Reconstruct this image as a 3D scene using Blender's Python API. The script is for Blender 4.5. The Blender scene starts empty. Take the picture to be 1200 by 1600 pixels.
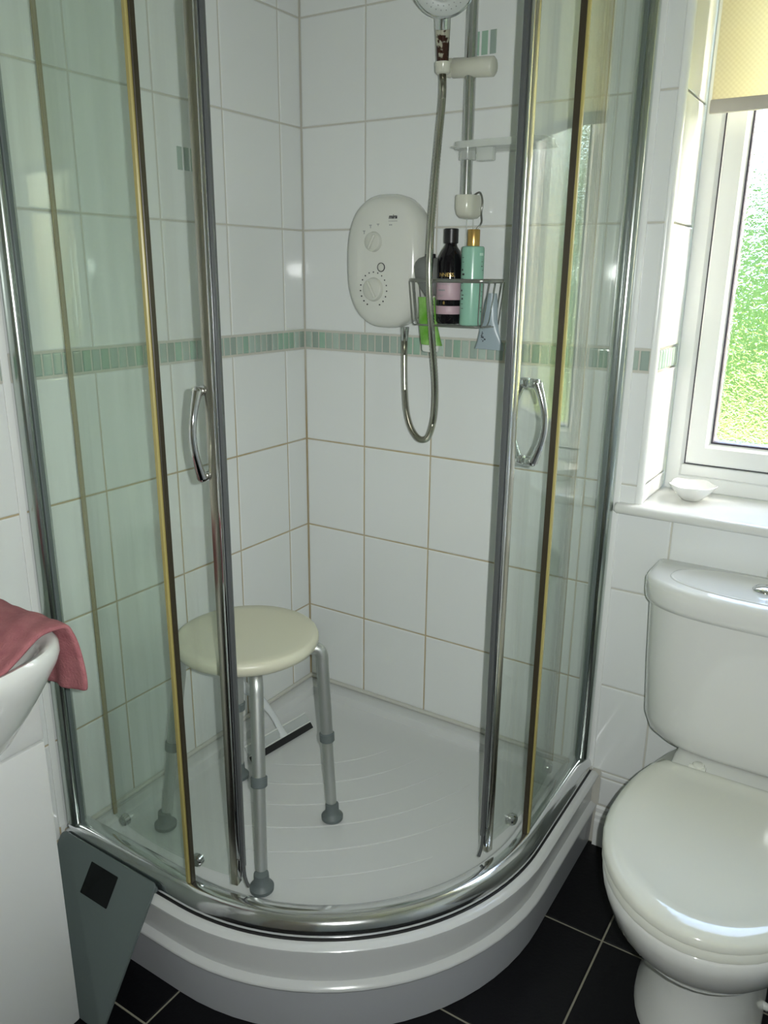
import bpy, bmesh, math, random
from mathutils import Vector, Matrix
random.seed(7)
PI = math.pi
SC = bpy.context.scene
COL = SC.collection

# ------------------------------------------------------------------ camera, world, lights, exposure
cd = bpy.data.cameras.new('camera'); cam = bpy.data.objects.new('camera', cd); COL.objects.link(cam)
CR = Vector((0.844155, 0.536004, 0.010084)); CU = Vector((-0.162332, 0.237640, 0.957693)); CF = Vector((-0.510931, 0.810079, -0.287615)); CC = Vector((1.352130, -1.735593, 1.386001))
m = Matrix((CR, CU, -CF)).transposed().to_4x4(); m.translation = CC
cam.matrix_world = m
cd.sensor_fit = 'VERTICAL'; cd.sensor_height = 36.0; cd.sensor_width = 27.0
cd.lens = 1244.168 / 1600 * 36.0
cd.clip_start = 0.01
SC.camera = cam

w = bpy.data.worlds.new('world'); SC.world = w; w.use_nodes = True
nt = w.node_tree; bg = nt.nodes['Background']
sky = nt.nodes.new('ShaderNodeTexSky'); sky.sky_type = 'NISHITA'; sky.sun_disc = False
sky.sun_elevation = math.radians(35); sky.sun_rotation = math.radians(75)
sky.air_density = 1.0; sky.dust_density = 3.0; sky.ozone_density = 1.0
nt.links.new(sky.outputs[0], bg.inputs[0]); bg.inputs[1].default_value = 4.4

sd = bpy.data.lights.new('sun', 'SUN'); sd.energy = 36.0; sd.angle = math.radians(0.6); sd.color = (1, .95, .82)
so = bpy.data.objects.new('sun', sd); COL.objects.link(so)
so.rotation_euler = Vector((-.85, -.22, -.62)).to_track_quat('-Z', 'Y').to_euler()
so.location = (8, 3, 8)

fd = bpy.data.lights.new('camera_flash', 'AREA'); fd.shape = 'DISK'; fd.size = 0.012; fd.energy = 10.5; fd.spread = math.radians(140); fd.color = (.97, 1.0, .98)
fo = bpy.data.objects.new('camera_flash', fd); COL.objects.link(fo)
fm = m.copy(); fm.translation = CC + CR * .040 + CU * .012 - CF * .0; fo.matrix_world = fm

SC.view_settings.view_transform = 'Standard'; SC.view_settings.look = 'None'
SC.view_settings.gamma = 1.0; SC.view_settings.use_curve_mapping = False
SC.view_settings.exposure = 0.0
SC.cycles.transparent_max_bounces = 32; SC.cycles.max_bounces = 14
SC.cycles.transmission_bounces = 10; SC.cycles.glossy_bounces = 6; SC.cycles.diffuse_bounces = 6

# ------------------------------------------------------------------ materials
def nodes(name):
    mt = bpy.data.materials.new(name); mt.use_nodes = True
    return mt, mt.node_tree, mt.node_tree.nodes['Principled BSDF']
def pm(name, c, rough=.5, metal=0, noise=None, bump=None, coat=0, trans=0, ior=1.5, alpha=1, sub=0, spec=.5, rnd=0):
    """noise=(scale, colour2, amount); bump=(scale, strength)"""
    mt, t, b = nodes(name)
    b.inputs['Base Color'].default_value = (*c, 1)
    b.inputs['Roughness'].default_value = rough; b.inputs['Metallic'].default_value = metal
    b.inputs['IOR'].default_value = ior; b.inputs['Transmission Weight'].default_value = trans
    b.inputs['Coat Weight'].default_value = coat; b.inputs['Coat Roughness'].default_value = .05
    b.inputs['Alpha'].default_value = alpha; b.inputs['Specular IOR Level'].default_value = spec
    if sub:
        b.inputs['Subsurface Weight'].default_value = sub; b.inputs['Subsurface Radius'].default_value = (.01, .01, .01)
    tc = t.nodes.new('ShaderNodeTexCoord')
    if noise:
        n = t.nodes.new('ShaderNodeTexNoise'); n.inputs['Scale'].default_value = noise[0]; n.inputs['Detail'].default_value = 4
        t.links.new(tc.outputs['Object'], n.inputs['Vector'])
        rp = t.nodes.new('ShaderNodeValToRGB'); rp.color_ramp.elements[0].position = .5 - noise[2] / 2; rp.color_ramp.elements[1].position = .5 + noise[2] / 2
        rp.color_ramp.elements[0].color = (*c, 1); rp.color_ramp.elements[1].color = (*noise[1], 1)
        t.links.new(n.outputs[0], rp.inputs[0]); t.links.new(rp.outputs[0], b.inputs['Base Color'])
    if rnd:
        oi = t.nodes.new('ShaderNodeObjectInfo'); hs = t.nodes.new('ShaderNodeHueSaturation')
        mr = t.nodes.new('ShaderNodeMapRange'); mr.inputs['To Min'].default_value = 1 - rnd; mr.inputs['To Max'].default_value = 1 + rnd
        t.links.new(oi.outputs['Random'], mr.inputs['Value']); t.links.new(mr.outputs[0], hs.inputs['Value'])
        hs.inputs['Color'].default_value = (*c, 1); t.links.new(hs.outputs[0], b.inputs['Base Color'])
    if bump:
        n = t.nodes.new('ShaderNodeTexNoise'); n.inputs['Scale'].default_value = bump[0]; n.inputs['Detail'].default_value = 3
        t.links.new(tc.outputs['Object'], n.inputs['Vector'])
        bp = t.nodes.new('ShaderNodeBump'); bp.inputs['Strength'].default_value = bump[1]; bp.inputs['Distance'].default_value = .002
        t.links.new(n.outputs[0], bp.inputs['Height']); t.links.new(bp.outputs[0], b.inputs['Normal'])
    return mt

M = {}
M['tile'] = pm('white_glazed_tile', (.75, .772, .762), .05, bump=(7, .035), rnd=.012, spec=.5)
M['floor_tile'] = pm('black_floor_tile', (.005, .005, .0065), .45, bump=(120, .35), spec=.2)
M['floor_grout'] = pm('floor_grout', (.27, .26, .20), .9)
M['ceiling'] = pm('ceiling_paint', (.78, .78, .75), .8)
M['wall_paint'] = pm('plain_wall_paint', (.62, .62, .58), .6)
M['mosaic_a'] = pm('mosaic_pale_green', (.40, .49, .43), .08, rnd=.12)
M['mosaic_b'] = pm('mosaic_grey_green', (.33, .41, .36), .08, rnd=.12)
M['mosaic_c'] = pm('mosaic_mint', (.31, .46, .36), .08, rnd=.1)
M['ceramic'] = pm('white_ceramic', (.70, .71, .68), .07, coat=.4)
M['toilet_lid'] = pm('cream_plastic_lid', (.66, .67, .60), .1, coat=.3)
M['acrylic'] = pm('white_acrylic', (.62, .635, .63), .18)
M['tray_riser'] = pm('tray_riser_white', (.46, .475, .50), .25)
M['upvc'] = pm('white_upvc', (.80, .82, .80), .22)
M['chrome'] = pm('chrome', (.78, .79, .80), .07, 1)
M['chrome_brushed'] = pm('polished_aluminium', (.62, .63, .62), .2, 1)
M['profile'] = pm('silver_profile', (.50, .55, .52), .2, 1)
M['alu'] = pm('satin_aluminium', (.52, .54, .52), .42, .85)
M['seal_grey'] = pm('grey_magnetic_seal', (.085, .092, .092), .3)
M['seal_tan'] = pm('tan_plastic_strip', (.36, .34, .25), .3, .0)
M['seal_gold'] = pm('yellowed_plastic_seal', (.36, .31, .11), .3)
M['seal_dark'] = pm('dark_seal_edge', (.035, .028, .015), .4)
M['rubber'] = pm('black_rubber', (.008, .008, .009), .4)
M['grey_rubber'] = pm('grey_rubber', (.12, .145, .145), .5)
M['stool_seat'] = pm('cream_plastic_seat', (.62, .61, .48), .35)
M['offwhite'] = pm('offwhite_plastic', (.62, .62, .53), .22)
M['unit'] = pm('white_shower_plastic', (.68, .69, .64), .16)
M['print_dark'] = pm('dark_print', (.03, .03, .035), .6)
M['print_grey'] = pm('grey_print', (.30, .31, .31), .6)
M['knob'] = pm('knob_plastic', (.62, .63, .57), .2)
M['gold'] = pm('gold_metallic_cap', (.62, .40, .13), .3, .8)
M['gold_print'] = pm('gold_print', (.55, .38, .12), .4, .5)
M['black_glossy'] = pm('black_glossy_plastic', (.006, .005, .007), .08)
M['black_cap'] = pm('black_cap_plastic', (.012, .012, .014), .35)
M['pink_label'] = pm('pink_label', (.52, .37, .42), .45)
M['green_bottle'] = pm('mint_green_plastic', (.27, .50, .39), .25)
M['pale_print'] = pm('pale_mint_print', (.5, .7, .6), .4)
M['green_tube'] = pm('lime_green_tube', (.11, .34, .025), .3, noise=(22, (.26, .50, .14), .25))
M['white_cap'] = pm('white_cap_plastic', (.7, .72, .68), .3)
M['blue_tube'] = pm('pale_blue_grey_tube', (.33, .40, .44), .3)
M['grey_plastic'] = pm('grey_soft_plastic', (.17, .18, .17), .45)
M['wire'] = pm('steel_wire', (.34, .34, .32), .3, .9)
M['scale_glass'] = pm('grey_green_glass', (.115, .145, .142), .18, noise=(2.2, (.135, .165, .16), .6))
M['black_screen'] = pm('black_screen', (.008, .009, .010), .12)
M['towel'] = pm('pink_terry', (.33, .11, .125), .95, noise=(55, (.42, .16, .17), .5), bump=(260, 1.0))
M['dark_gap'] = pm('dark_gap', (.03, .025, .04), .6)
M['vanity'] = pm('white_gloss_board', (.66, .67, .65), .14)
M['leaf'] = pm('hedge_leaf', (.055, .12, .012), .5)
M['leaf2'] = pm('tree_leaf', (.20, .27, .025), .5)
M['bark'] = pm('bark', (.12, .09, .06), .9)
M['lawn'] = pm('lawn_grass', (.17, .22, .035), .9, noise=(1.5, (.24, .25, .07), .5))
M['brick_out'] = pm('outer_wall_render', (.5, .45, .4), .9)
M['clear_plastic'] = pm('clear_plastic', (.75, .78, .74), .15, alpha=.42)
M['clear_blade'] = pm('clear_blade_plastic', (.60, .64, .63), .12, alpha=.45)
M['silicone'] = pm('silicone_seal', (.55, .55, .50), .4)
M['rust'] = pm('rust_stain', (.30, .13, .03), .8)
M['door'] = pm('door_paint', (.35, .30, .24), .5)

M['chrome_rail'] = pm('scuffed_chrome_rail', (.74, .75, .76), .13, 1, bump=(40, .05))
M['door_silver'] = pm('door_silver', (.60, .58, .50), .22, 1)  # slight tan cast puts the warm room's reflection into the metal colour
M['seal_brown'] = pm('brown_seal', (.26, .21, .10), .35)
M['grey_face'] = pm('grey_spray_face', (.50, .53, .51), .35)
M['handle_worn'] = pm('worn_chrome_handle', (.50, .48, .38), .2, .3, noise=(70, (.045, .015, .008), .06))
M['squeegee_handle'] = pm('milky_plastic_handle', (.66, .69, .70), .2)
M['dish'] = pm('white_china', (.74, .75, .72), .15, sub=.1)
M['blind_bar'] = pm('blind_bar', (.50, .47, .42), .5)
def worn_handle():
    mt = M['handle_worn']; t = mt.node_tree
    n = [x for x in t.nodes if x.type == 'TEX_NOISE'][0]; rp = [x for x in t.nodes if x.type == 'VALTORGB'][0]
    g = t.nodes.new('ShaderNodeNewGeometry'); sp = t.nodes.new('ShaderNodeSeparateXYZ'); t.links.new(g.outputs['Position'], sp.inputs[0])
    r = t.nodes.new('ShaderNodeMapRange'); r.inputs['From Min'].default_value = 1.815; r.inputs['From Max'].default_value = 1.865
    r.inputs['To Min'].default_value = .14; r.inputs['To Max'].default_value = -.10; t.links.new(sp.outputs['Z'], r.inputs['Value'])
    a = t.nodes.new('ShaderNodeMath'); t.links.new(n.outputs[0], a.inputs[0]); t.links.new(r.outputs[0], a.inputs[1]); t.links.new(a.outputs[0], rp.inputs[0])
worn_handle()
def grout_mat():
    mt, t, b = nodes('wall_grout'); b.inputs['Roughness'].default_value = .9
    g = t.nodes.new('ShaderNodeNewGeometry'); sp = t.nodes.new('ShaderNodeSeparateXYZ'); t.links.new(g.outputs['Position'], sp.inputs[0])
    def step(o, a, bb):
        r = t.nodes.new('ShaderNodeMapRange'); r.inputs['From Min'].default_value = a; r.inputs['From Max'].default_value = bb
        t.links.new(sp.outputs[o], r.inputs['Value']); return r.outputs[0]
    mz = step('Z', 1.19, 1.0); mx = step('X', .87, .84)
    mu = t.nodes.new('ShaderNodeMath'); mu.operation = 'MULTIPLY'; t.links.new(mz, mu.inputs[0]); t.links.new(mx, mu.inputs[1])
    n = t.nodes.new('ShaderNodeTexNoise'); n.inputs['Scale'].default_value = 14
    t.links.new(g.outputs['Position'], n.inputs['Vector'])
    r2 = t.nodes.new('ShaderNodeMapRange'); r2.inputs['From Min'].default_value = .3; r2.inputs['From Max'].default_value = .6
    r2.inputs['To Min'].default_value = .55; t.links.new(n.outputs[0], r2.inputs['Value'])
    m2 = t.nodes.new('ShaderNodeMath'); m2.operation = 'MULTIPLY'; t.links.new(mu.outputs[0], m2.inputs[0]); t.links.new(r2.outputs[0], m2.inputs[1])
    mix = t.nodes.new('ShaderNodeMix'); mix.data_type = 'RGBA'
    mix.inputs['A'].default_value = (.56, .55, .49, 1); mix.inputs['B'].default_value = (.46, .38, .23, 1)
    t.links.new(m2.outputs[0], mix.inputs['Factor']); t.links.new(mix.outputs['Result'], b.inputs['Base Color'])
    return mt
M['grout'] = grout_mat()

def glass_mat(name, tint, haze):
    mt, t, b = nodes(name); t.nodes.remove(b)
    out = t.nodes['Material Output']
    tr = t.nodes.new('ShaderNodeBsdfTransparent'); tr.inputs[0].default_value = (*tint, 1)
    gl = t.nodes.new('ShaderNodeBsdfGlossy'); gl.inputs['Roughness'].default_value = .012
    ge = t.nodes.new('ShaderNodeNewGeometry'); dt = t.nodes.new('ShaderNodeVectorMath'); dt.operation = 'DOT_PRODUCT'
    t.links.new(ge.outputs['Normal'], dt.inputs[0]); t.links.new(ge.outputs['Incoming'], dt.inputs[1])
    def mth(op, a, b=None):
        n = t.nodes.new('ShaderNodeMath'); n.operation = op
        for i, x in enumerate((a, b)):
            if x is None: continue
            if hasattr(x, 'links'): t.links.new(x, n.inputs[i])
            else: n.inputs[i].default_value = x
        return n.outputs[0]
    one = mth('SUBTRACT', 1.0, mth('ABSOLUTE', dt.outputs['Value'])); fres = mth('ADD', mth('MULTIPLY', mth('POWER', one, 5.0), .96), .04)
    mx = t.nodes.new('ShaderNodeMixShader'); t.links.new(fres, mx.inputs[0]); t.links.new(tr.outputs[0], mx.inputs[1]); t.links.new(gl.outputs[0], mx.inputs[2])
    # limescale film: streaky, denser towards the foot of the pane
    df = t.nodes.new('ShaderNodeBsdfDiffuse'); df.inputs[0].default_value = (.62, .66, .58, 1)
    tl = t.nodes.new('ShaderNodeBsdfTranslucent'); tl.inputs[0].default_value = (.62, .66, .58, 1)
    ad = t.nodes.new('ShaderNodeMixShader'); ad.inputs[0].default_value = .5; t.links.new(df.outputs[0], ad.inputs[1]); t.links.new(tl.outputs[0], ad.inputs[2])
    g = t.nodes.new('ShaderNodeNewGeometry'); mp = t.nodes.new('ShaderNodeMapping'); mp.inputs['Scale'].default_value = (30, 30, 1.6)
    t.links.new(g.outputs['Position'], mp.inputs[0])
    n = t.nodes.new('ShaderNodeTexNoise'); n.inputs['Scale'].default_value = 1.0; n.inputs['Detail'].default_value = 5; t.links.new(mp.outputs[0], n.inputs['Vector'])
    r = t.nodes.new('ShaderNodeMapRange'); r.inputs['From Min'].default_value = .4; r.inputs['From Max'].default_value = .75
    r.inputs['To Min'].default_value = haze * .5; r.inputs['To Max'].default_value = haze * 1.8; t.links.new(n.outputs[0], r.inputs['Value'])
    m2 = t.nodes.new('ShaderNodeMixShader'); t.links.new(r.outputs[0], m2.inputs[0]); t.links.new(mx.outputs[0], m2.inputs[1]); t.links.new(ad.outputs[0], m2.inputs[2])
    t.links.new(m2.outputs[0], out.inputs[0])
    return mt
M['glass_fixed'] = glass_mat('shower_glass_fixed', (.942, .98, .955), .06)
M['glass_door'] = glass_mat('shower_glass_door', (.968, .988, .975), .04)

def obscure_mat():
    mt, t, b = nodes('hammered_obscure_glass'); out = t.nodes['Material Output']
    b.inputs['Transmission Weight'].default_value = 1; b.inputs['Roughness'].default_value = .06
    b.inputs['IOR'].default_value = 1.45; b.inputs['Base Color'].default_value = (.97, 1, .96, 1)
    tc = t.nodes.new('ShaderNodeNewGeometry'); v = t.nodes.new('ShaderNodeTexNoise'); v.inputs['Scale'].default_value = 75; v.inputs['Detail'].default_value = 1.5
    v.inputs['Distortion'].default_value = 2.0
    t.links.new(tc.outputs['Position'], v.inputs['Vector'])
    bp = t.nodes.new('ShaderNodeBump'); bp.inputs['Strength'].default_value = 1; bp.inputs['Distance'].default_value = .0030
    t.links.new(v.outputs[0], bp.inputs['Height']); t.links.new(bp.outputs[0], b.inputs['Normal'])
    tr = t.nodes.new('ShaderNodeBsdfTransparent'); mx = t.nodes.new('ShaderNodeMixShader'); mx.inputs[0].default_value = .7
    t.links.new(tr.outputs[0], mx.inputs[1]); t.links.new(b.outputs[0], mx.inputs[2]); t.links.new(mx.outputs[0], out.inputs[0])
    return mt
M['obscure'] = obscure_mat()

def blind_mat():
    mt, t, b = nodes('cream_blind_fabric'); out = t.nodes['Material Output']; t.nodes.remove(b)
    tc = t.nodes.new('ShaderNodeNewGeometry'); mp = t.nodes.new('ShaderNodeMapping'); mp.inputs['Scale'].default_value = (620, 1, 620)
    t.links.new(tc.outputs['Position'], mp.inputs[0])
    sx = t.nodes.new('ShaderNodeSeparateXYZ'); t.links.new(mp.outputs[0], sx.inputs[0])
    def mm_(op, a, b):
        n = t.nodes.new('ShaderNodeMath'); n.operation = op
        for i, x in enumerate((a, b)):
            if hasattr(x, 'links'): t.links.new(x, n.inputs[i])
            elif x is not None: n.inputs[i].default_value = x
        return n.outputs[0]
    wv = mm_('ADD', mm_('MULTIPLY', mm_('MULTIPLY', mm_('SINE', sx.outputs['X'], None), mm_('SINE', sx.outputs['Z'], None)), .06), .5)
    rp = t.nodes.new('ShaderNodeValToRGB'); rp.color_ramp.elements[0].position = .4; rp.color_ramp.elements[1].position = .6
    rp.color_ramp.elements[0].color = (.76, .72, .54, 1); rp.color_ramp.elements[1].color = (.90, .87, .68, 1); t.links.new(wv, rp.inputs[0])
    df = t.nodes.new('ShaderNodeBsdfDiffuse'); tl = t.nodes.new('ShaderNodeBsdfTranslucent')
    t.links.new(rp.outputs[0], df.inputs[0]); t.links.new(rp.outputs[0], tl.inputs[0])
    mx = t.nodes.new('ShaderNodeMixShader'); mx.inputs[0].default_value = .5; t.links.new(df.outputs[0], mx.inputs[1]); t.links.new(tl.outputs[0], mx.inputs[2])
    t.links.new(mx.outputs[0], out.inputs[0]); return mt
M['blind'] = blind_mat()

# hose: ribbed flexible metal
def hose_mat():
    mt, t, b = nodes('ribbed_steel_hose'); b.inputs['Metallic'].default_value = 1; b.inputs['Roughness'].default_value = .24
    b.inputs['Base Color'].default_value = (.50, .49, .43, 1)
    return mt
M['hose'] = hose_mat()

# ------------------------------------------------------------------ helpers
WORLD = {}
def empty(name, loc, label=None, cat=None, group=None, kind=None):
    o = bpy.data.objects.new(name, None); COL.objects.link(o); o.location = loc; o.empty_display_size = .05
    WORLD[o.name] = Vector(loc); tag(o, label, cat, group, kind); return o
def tag(o, label=None, cat=None, group=None, kind=None):
    if label: o['label'] = label
    if cat: o['category'] = cat
    if group: o['group'] = group
    if kind: o['kind'] = kind
    return o
def obj(name, bm, mat, parent=None, smooth=False, label=None, kind=None, recenter=True):
    """bm is authored in world coordinates"""
    bmesh.ops.recalc_face_normals(bm, faces=bm.faces[:])
    c = Vector((0, 0, 0))
    if recenter and len(bm.verts):
        lo = Vector([min(v.co[i] for v in bm.verts) for i in range(3)]); hi = Vector([max(v.co[i] for v in bm.verts) for i in range(3)])
        c = (lo + hi) / 2; c.z = lo.z
        for v in bm.verts: v.co -= c
    me = bpy.data.meshes.new(name); bm.to_mesh(me); bm.free()
    if isinstance(mat, (list, tuple)):
        for x in mat: me.materials.append(x)
    else: me.materials.append(mat)
    if smooth:
        for p in me.polygons: p.use_smooth = True
        try: me.set_sharp_from_angle(angle=math.radians(smooth if smooth is not True else 40))
        except Exception: pass
    o = bpy.data.objects.new(name, me); COL.objects.link(o)
    if parent is not None:
        o.parent = parent; o.location = c - WORLD[parent.name]
    else: o.location = c
    WORLD[o.name] = c
    if label: o['label'] = label
    if kind: o['kind'] = kind
    return o
def inst(name, me, loc, parent=None):
    o = bpy.data.objects.new(name, me); COL.objects.link(o)
    if parent is not None: o.parent = parent; o.location = Vector(loc) - WORLD[parent.name]
    else: o.location = loc
    WORLD[o.name] = Vector(loc); return o
def box(bm, lo, hi, bev=0, seg=1, mtx=None):
    n = bmesh.new(); bmesh.ops.create_cube(n, size=1)
    s = [hi[i] - lo[i] for i in range(3)]
    for v in n.verts: v.co = Vector([lo[i] + (v.co[i] + .5) * s[i] for i in range(3)])
    if bev: bmesh.ops.bevel(n, geom=n.edges[:], offset=bev, segments=seg, affect='EDGES', profile=.5)
    merge(bm, n, mtx); return bm
def merge(bm, n, mtx=None, mat=0):
    vm = {}
    for v in n.verts: vm[v] = bm.verts.new((mtx @ v.co) if mtx else v.co)
    for f in n.faces:
        try:
            g = bm.faces.new([vm[v] for v in f.verts]); g.material_index = f.material_index or mat
        except ValueError: pass
    n.free()
def loft(bm, loops, cap0=True, cap1=True, closed=True, mats=None):
    rows = [[bm.verts.new(p) for p in L] for L in loops]
    n = len(rows[0])
    for i in range(len(rows) - 1):
        for j in range(n if closed else n - 1):
            a, b, c, d = rows[i][j], rows[i][(j + 1) % n], rows[i + 1][(j + 1) % n], rows[i + 1][j]
            try:
                f = bm.faces.new((a, b, c, d))
                if mats: f.material_index = mats[i]
            except ValueError: pass
    if cap0: bm.faces.new(rows[0][::-1])
    if cap1: bm.faces.new(rows[-1])
    return bm
def lathe(bm, prof, mtx=None, seg=28):
    """prof: [(r,z)] about Z"""
    loops = []
    for r, z in prof:
        L = []
        for k in range(seg):
            a = 2 * PI * k / seg; p = Vector((max(r, 1e-5) * math.cos(a), max(r, 1e-5) * math.sin(a), z)); L.append(mtx @ p if mtx else p)
        loops.append(L)
    return loft(bm, loops)
def axis_mtx(p, d, up=None):
    """matrix with Z along d placed at p"""
    q = Vector(d).normalized().to_track_quat('Z', 'Y').to_matrix().to_4x4(); q.translation = Vector(p); return q
def cyl(bm, a, b, r, r2=None, seg=16, rnd=0):
    a = Vector(a); b = Vector(b); L = (b - a).length; r2 = r if r2 is None else r2
    pr = [(r, 0), (r2, L)] if not rnd else [(r - rnd, 0), (r, rnd), (r2, L - rnd), (r2 - rnd, L)]
    return lathe(bm, pr, axis_mtx(a, b - a), seg)
def spline(pts, n=8):
    P = [Vector(p) for p in pts]; out = []
    for i in range(len(P) - 1):
        p0 = P[i - 1] if i else P[i] * 2 - P[i + 1]; p1, p2 = P[i], P[i + 1]; p3 = P[i + 2] if i + 2 < len(P) else P[i + 1] * 2 - P[i]
        for k in range(n):
            t = k / n
            out.append(.5 * ((2 * p1) + (p2 - p0) * t + (2 * p0 - 5 * p1 + 4 * p2 - p3) * t * t + (3 * p1 - p0 - 3 * p2 + p3) * t ** 3))
    out.append(P[-1]); return out
def tube(bm, pts, rad, seg=10, cap=True, flat=None):
    """rad: number or function(index, count) -> r ; flat=(vector, factor) squashes along a vector"""
    P = [Vector(p) for p in pts]; N = len(P)
    t0 = (P[1] - P[0]).normalized(); nrm = t0.orthogonal().normalized(); loops = []
    for i in range(N):
        t = (P[min(i + 1, N - 1)] - P[max(i - 1, 0)]).normalized()
        nrm = (nrm - t * nrm.dot(t)).normalized(); bn = t.cross(nrm)
        r = rad(i, N) if callable(rad) else rad
        L = []
        for k in range(seg):
            a = 2 * PI * k / seg; o = (nrm * math.cos(a) + bn * math.sin(a)) * r
            if flat: o = o - flat[0] * o.dot(flat[0]) * (1 - flat[1])
            L.append(P[i] + o)
        loops.append(L)
    return loft(bm, loops, cap, cap)
def sweep2(bm, path, prof, closed=True):
    """path: [(point, outward normal 2d)], prof: [(offset, z)]"""
    loops = [[Vector((p[0] + n[0] * o, p[1] + n[1] * o, z)) for o, z in prof] for p, n in path]
    return loft(bm, loops, closed, closed, closed)
def superell(cx, cy, a, b, n=2.5, seg=48, a0=0):
    out = []
    for k in range(seg):
        t = 2 * PI * k / seg + a0; c, s = math.cos(t), math.sin(t)
        out.append((cx + a * math.copysign(abs(c) ** (2 / n), c), cy + b * math.copysign(abs(s) ** (2 / n), s)))
    return out
def prism(bm, outline, z0, z1, bev=0, mtx=None):
    """outline 2d list; top and bottom edges eased by shrinking towards the centroid"""
    cx = sum(p[0] for p in outline) / len(outline); cy = sum(p[1] for p in outline) / len(outline)
    def sh(p, d):
        v = Vector((p[0] - cx, p[1] - cy)); L = v.length
        v *= (L - d) / L if L > 1e-6 else 1
        return (cx + v.x, cy + v.y)
    T = (lambda p: mtx @ Vector(p)) if mtx else (lambda p: Vector(p))
    if bev: lv = [(bev, z0), (bev * .3, z0 + bev * .3), (0, z0 + bev), (0, z1 - bev), (bev * .3, z1 - bev * .3), (bev, z1)]
    else: lv = [(0, z0), (0, z1)]
    loops = [[T((*sh(p, d), z)) for p in outline] for d, z in lv]
    return loft(bm, loops)
def rrect(x0, y0, x1, y1, r, seg=5):
    out = []
    for cx, cy, a in ((x1 - r, y1 - r, 0), (x0 + r, y1 - r, 90), (x0 + r, y0 + r, 180), (x1 - r, y0 + r, 270)):
        for k in range(seg + 1):
            t = math.radians(a + 90 * k / seg); out.append((cx + r * math.cos(t), cy + r * math.sin(t)))
    return out
def text(name, body, size, mat, parent, mtx, bold=0, shear=0, wrap=None, align='CENTER'):
    cu = bpy.data.curves.new(name, 'FONT'); cu.body = body; cu.size = size; cu.align_x = align; cu.align_y = 'CENTER'
    cu.extrude = .0003; cu.offset = bold; cu.shear = shear; cu.resolution_u = 3
    to = bpy.data.objects.new('tmp', cu); COL.objects.link(to)
    me = bpy.data.meshes.new_from_object(to.evaluated_get(bpy.context.evaluated_depsgraph_get()))
    bpy.data.objects.remove(to); bm = bmesh.new(); bm.from_mesh(me); bpy.data.meshes.remove(me)
    for v in bm.verts:
        p = v.co.copy()
        if wrap: a = p.x / wrap; p = Vector((math.sin(a) * (wrap + p.z), p.y, math.cos(a) * (wrap + p.z) - wrap))
        v.co = mtx @ p
    return obj(name, bm, mat, parent)

# ------------------------------------------------------------------ the setting
WIN = (.930, 1.560, .900, 2.150)          # window opening x0,x1,z0,z1 in the back wall
RX, RY, RZ = 1.86, -2.35, 2.42            # right wall, rear wall, ceiling
def plain(name, boxes, mat, kind='structure', parent=None):
    bm = bmesh.new()
    for lo, hi in boxes: box(bm, lo, hi)
    return obj(name, bm, mat, parent, kind=kind)
G = .0025  # grout plane sits this far behind the tile faces
wall_back = plain('wall_back', [((-.25, G, -.05), (WIN[0] - .008, .24, RZ)), ((WIN[1] + .008, G, -.05), (RX + .25, .24, RZ)),
    ((WIN[0] - .008, G, -.05), (WIN[1] + .008, .24, WIN[2] - .024)), ((WIN[0] - .008, G, WIN[3]), (WIN[1] + .008, .24, RZ))], M['grout'])
wall_left = plain('wall_left', [((-.25, RY - .25, -.05), (-G, G, RZ))], M['grout'])
wall_right = plain('wall_right', [((RX + G, RY - .25, -.05), (RX + .25, G, RZ))], M['grout'])
wall_rear = plain('wall_rear', [((-.25, RY - .25, -.05), (RX + .25, RY, RZ))], M['wall_paint'])
ceiling = plain('ceiling', [((-.25, RY - .25, RZ), (RX + .25, .26, RZ + .2))], M['ceiling'])
floor = plain('floor', [((-.25, RY - .25, -.2), (RX + .25, .24, -.0025))], M['floor_grout'])

TILE_CACHE = {}
def tile_mesh(axis, sa, sb, mat, th=.004, ch=.0016, key=''):
    """a glazed tile with a chamfered edge; axis = outward normal: '-y', 'x', '-x', 'z'; local: centred, face at 0, body behind"""
    k = (axis, round(sa, 4), round(sb, 4), key or mat.name)
    if k in TILE_CACHE: return TILE_CACHE[k]
    def P(a, b, d):
        if axis == '-y': return (a, d, b)
        if axis == 'x': return (-d, a, b)
        if axis == '-x': return (d, a, b)
        return (a, b, -d)
    A, B = sa / 2, sb / 2
    c = min(ch, A * .4, B * .4); c2 = min(.0045, A * .5, B * .5)
    loops = [[P(-x, -y, d), P(x, -y, d), P(x, y, d), P(-x, y, d)] for x, y, d in ((A, B, th), (A, B, c), (A - c, B - c, .0003), (A - c2, B - c2, 0))]
    bm = bmesh.new(); loft(bm, [[Vector(p) for p in L] for L in loops], False, True)
    bmesh.ops.recalc_face_normals(bm, faces=bm.faces[:])
    # make sure the face points along the axis
    nf = max(bm.faces, key=lambda f: f.calc_area()); want = {'-y': (0, -1, 0), 'x': (1, 0, 0), '-x': (-1, 0, 0), 'z': (0, 0, 1)}[axis]
    if nf.normal.dot(Vector(want)) < 0: bmesh.ops.reverse_faces(bm, faces=bm.faces[:])
    me = bpy.data.meshes.new('tile'); bm.to_mesh(me); bm.free(); me.materials.append(mat)
    TILE_CACHE[k] = me; return me
def cut(r, h):
    """rect r minus rect h -> list of rects"""
    a0, a1, b0, b1 = r; c0, c1, d0, d1 = h
    if a1 <= c0 or a0 >= c1 or b1 <= d0 or b0 >= d1: return [r]
    out = []
    if b0 < d0: out.append((a0, a1, b0, d0))
    if b1 > d1: out.append((a0, a1, d1, b1))
    q0, q1 = max(b0, d0), min(b1, d1)
    if a0 < c0: out.append((a0, c0, q0, q1))
    if a1 > c1: out.append((c1, a1, q0, q1))
    return out
JT = .0042
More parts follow.
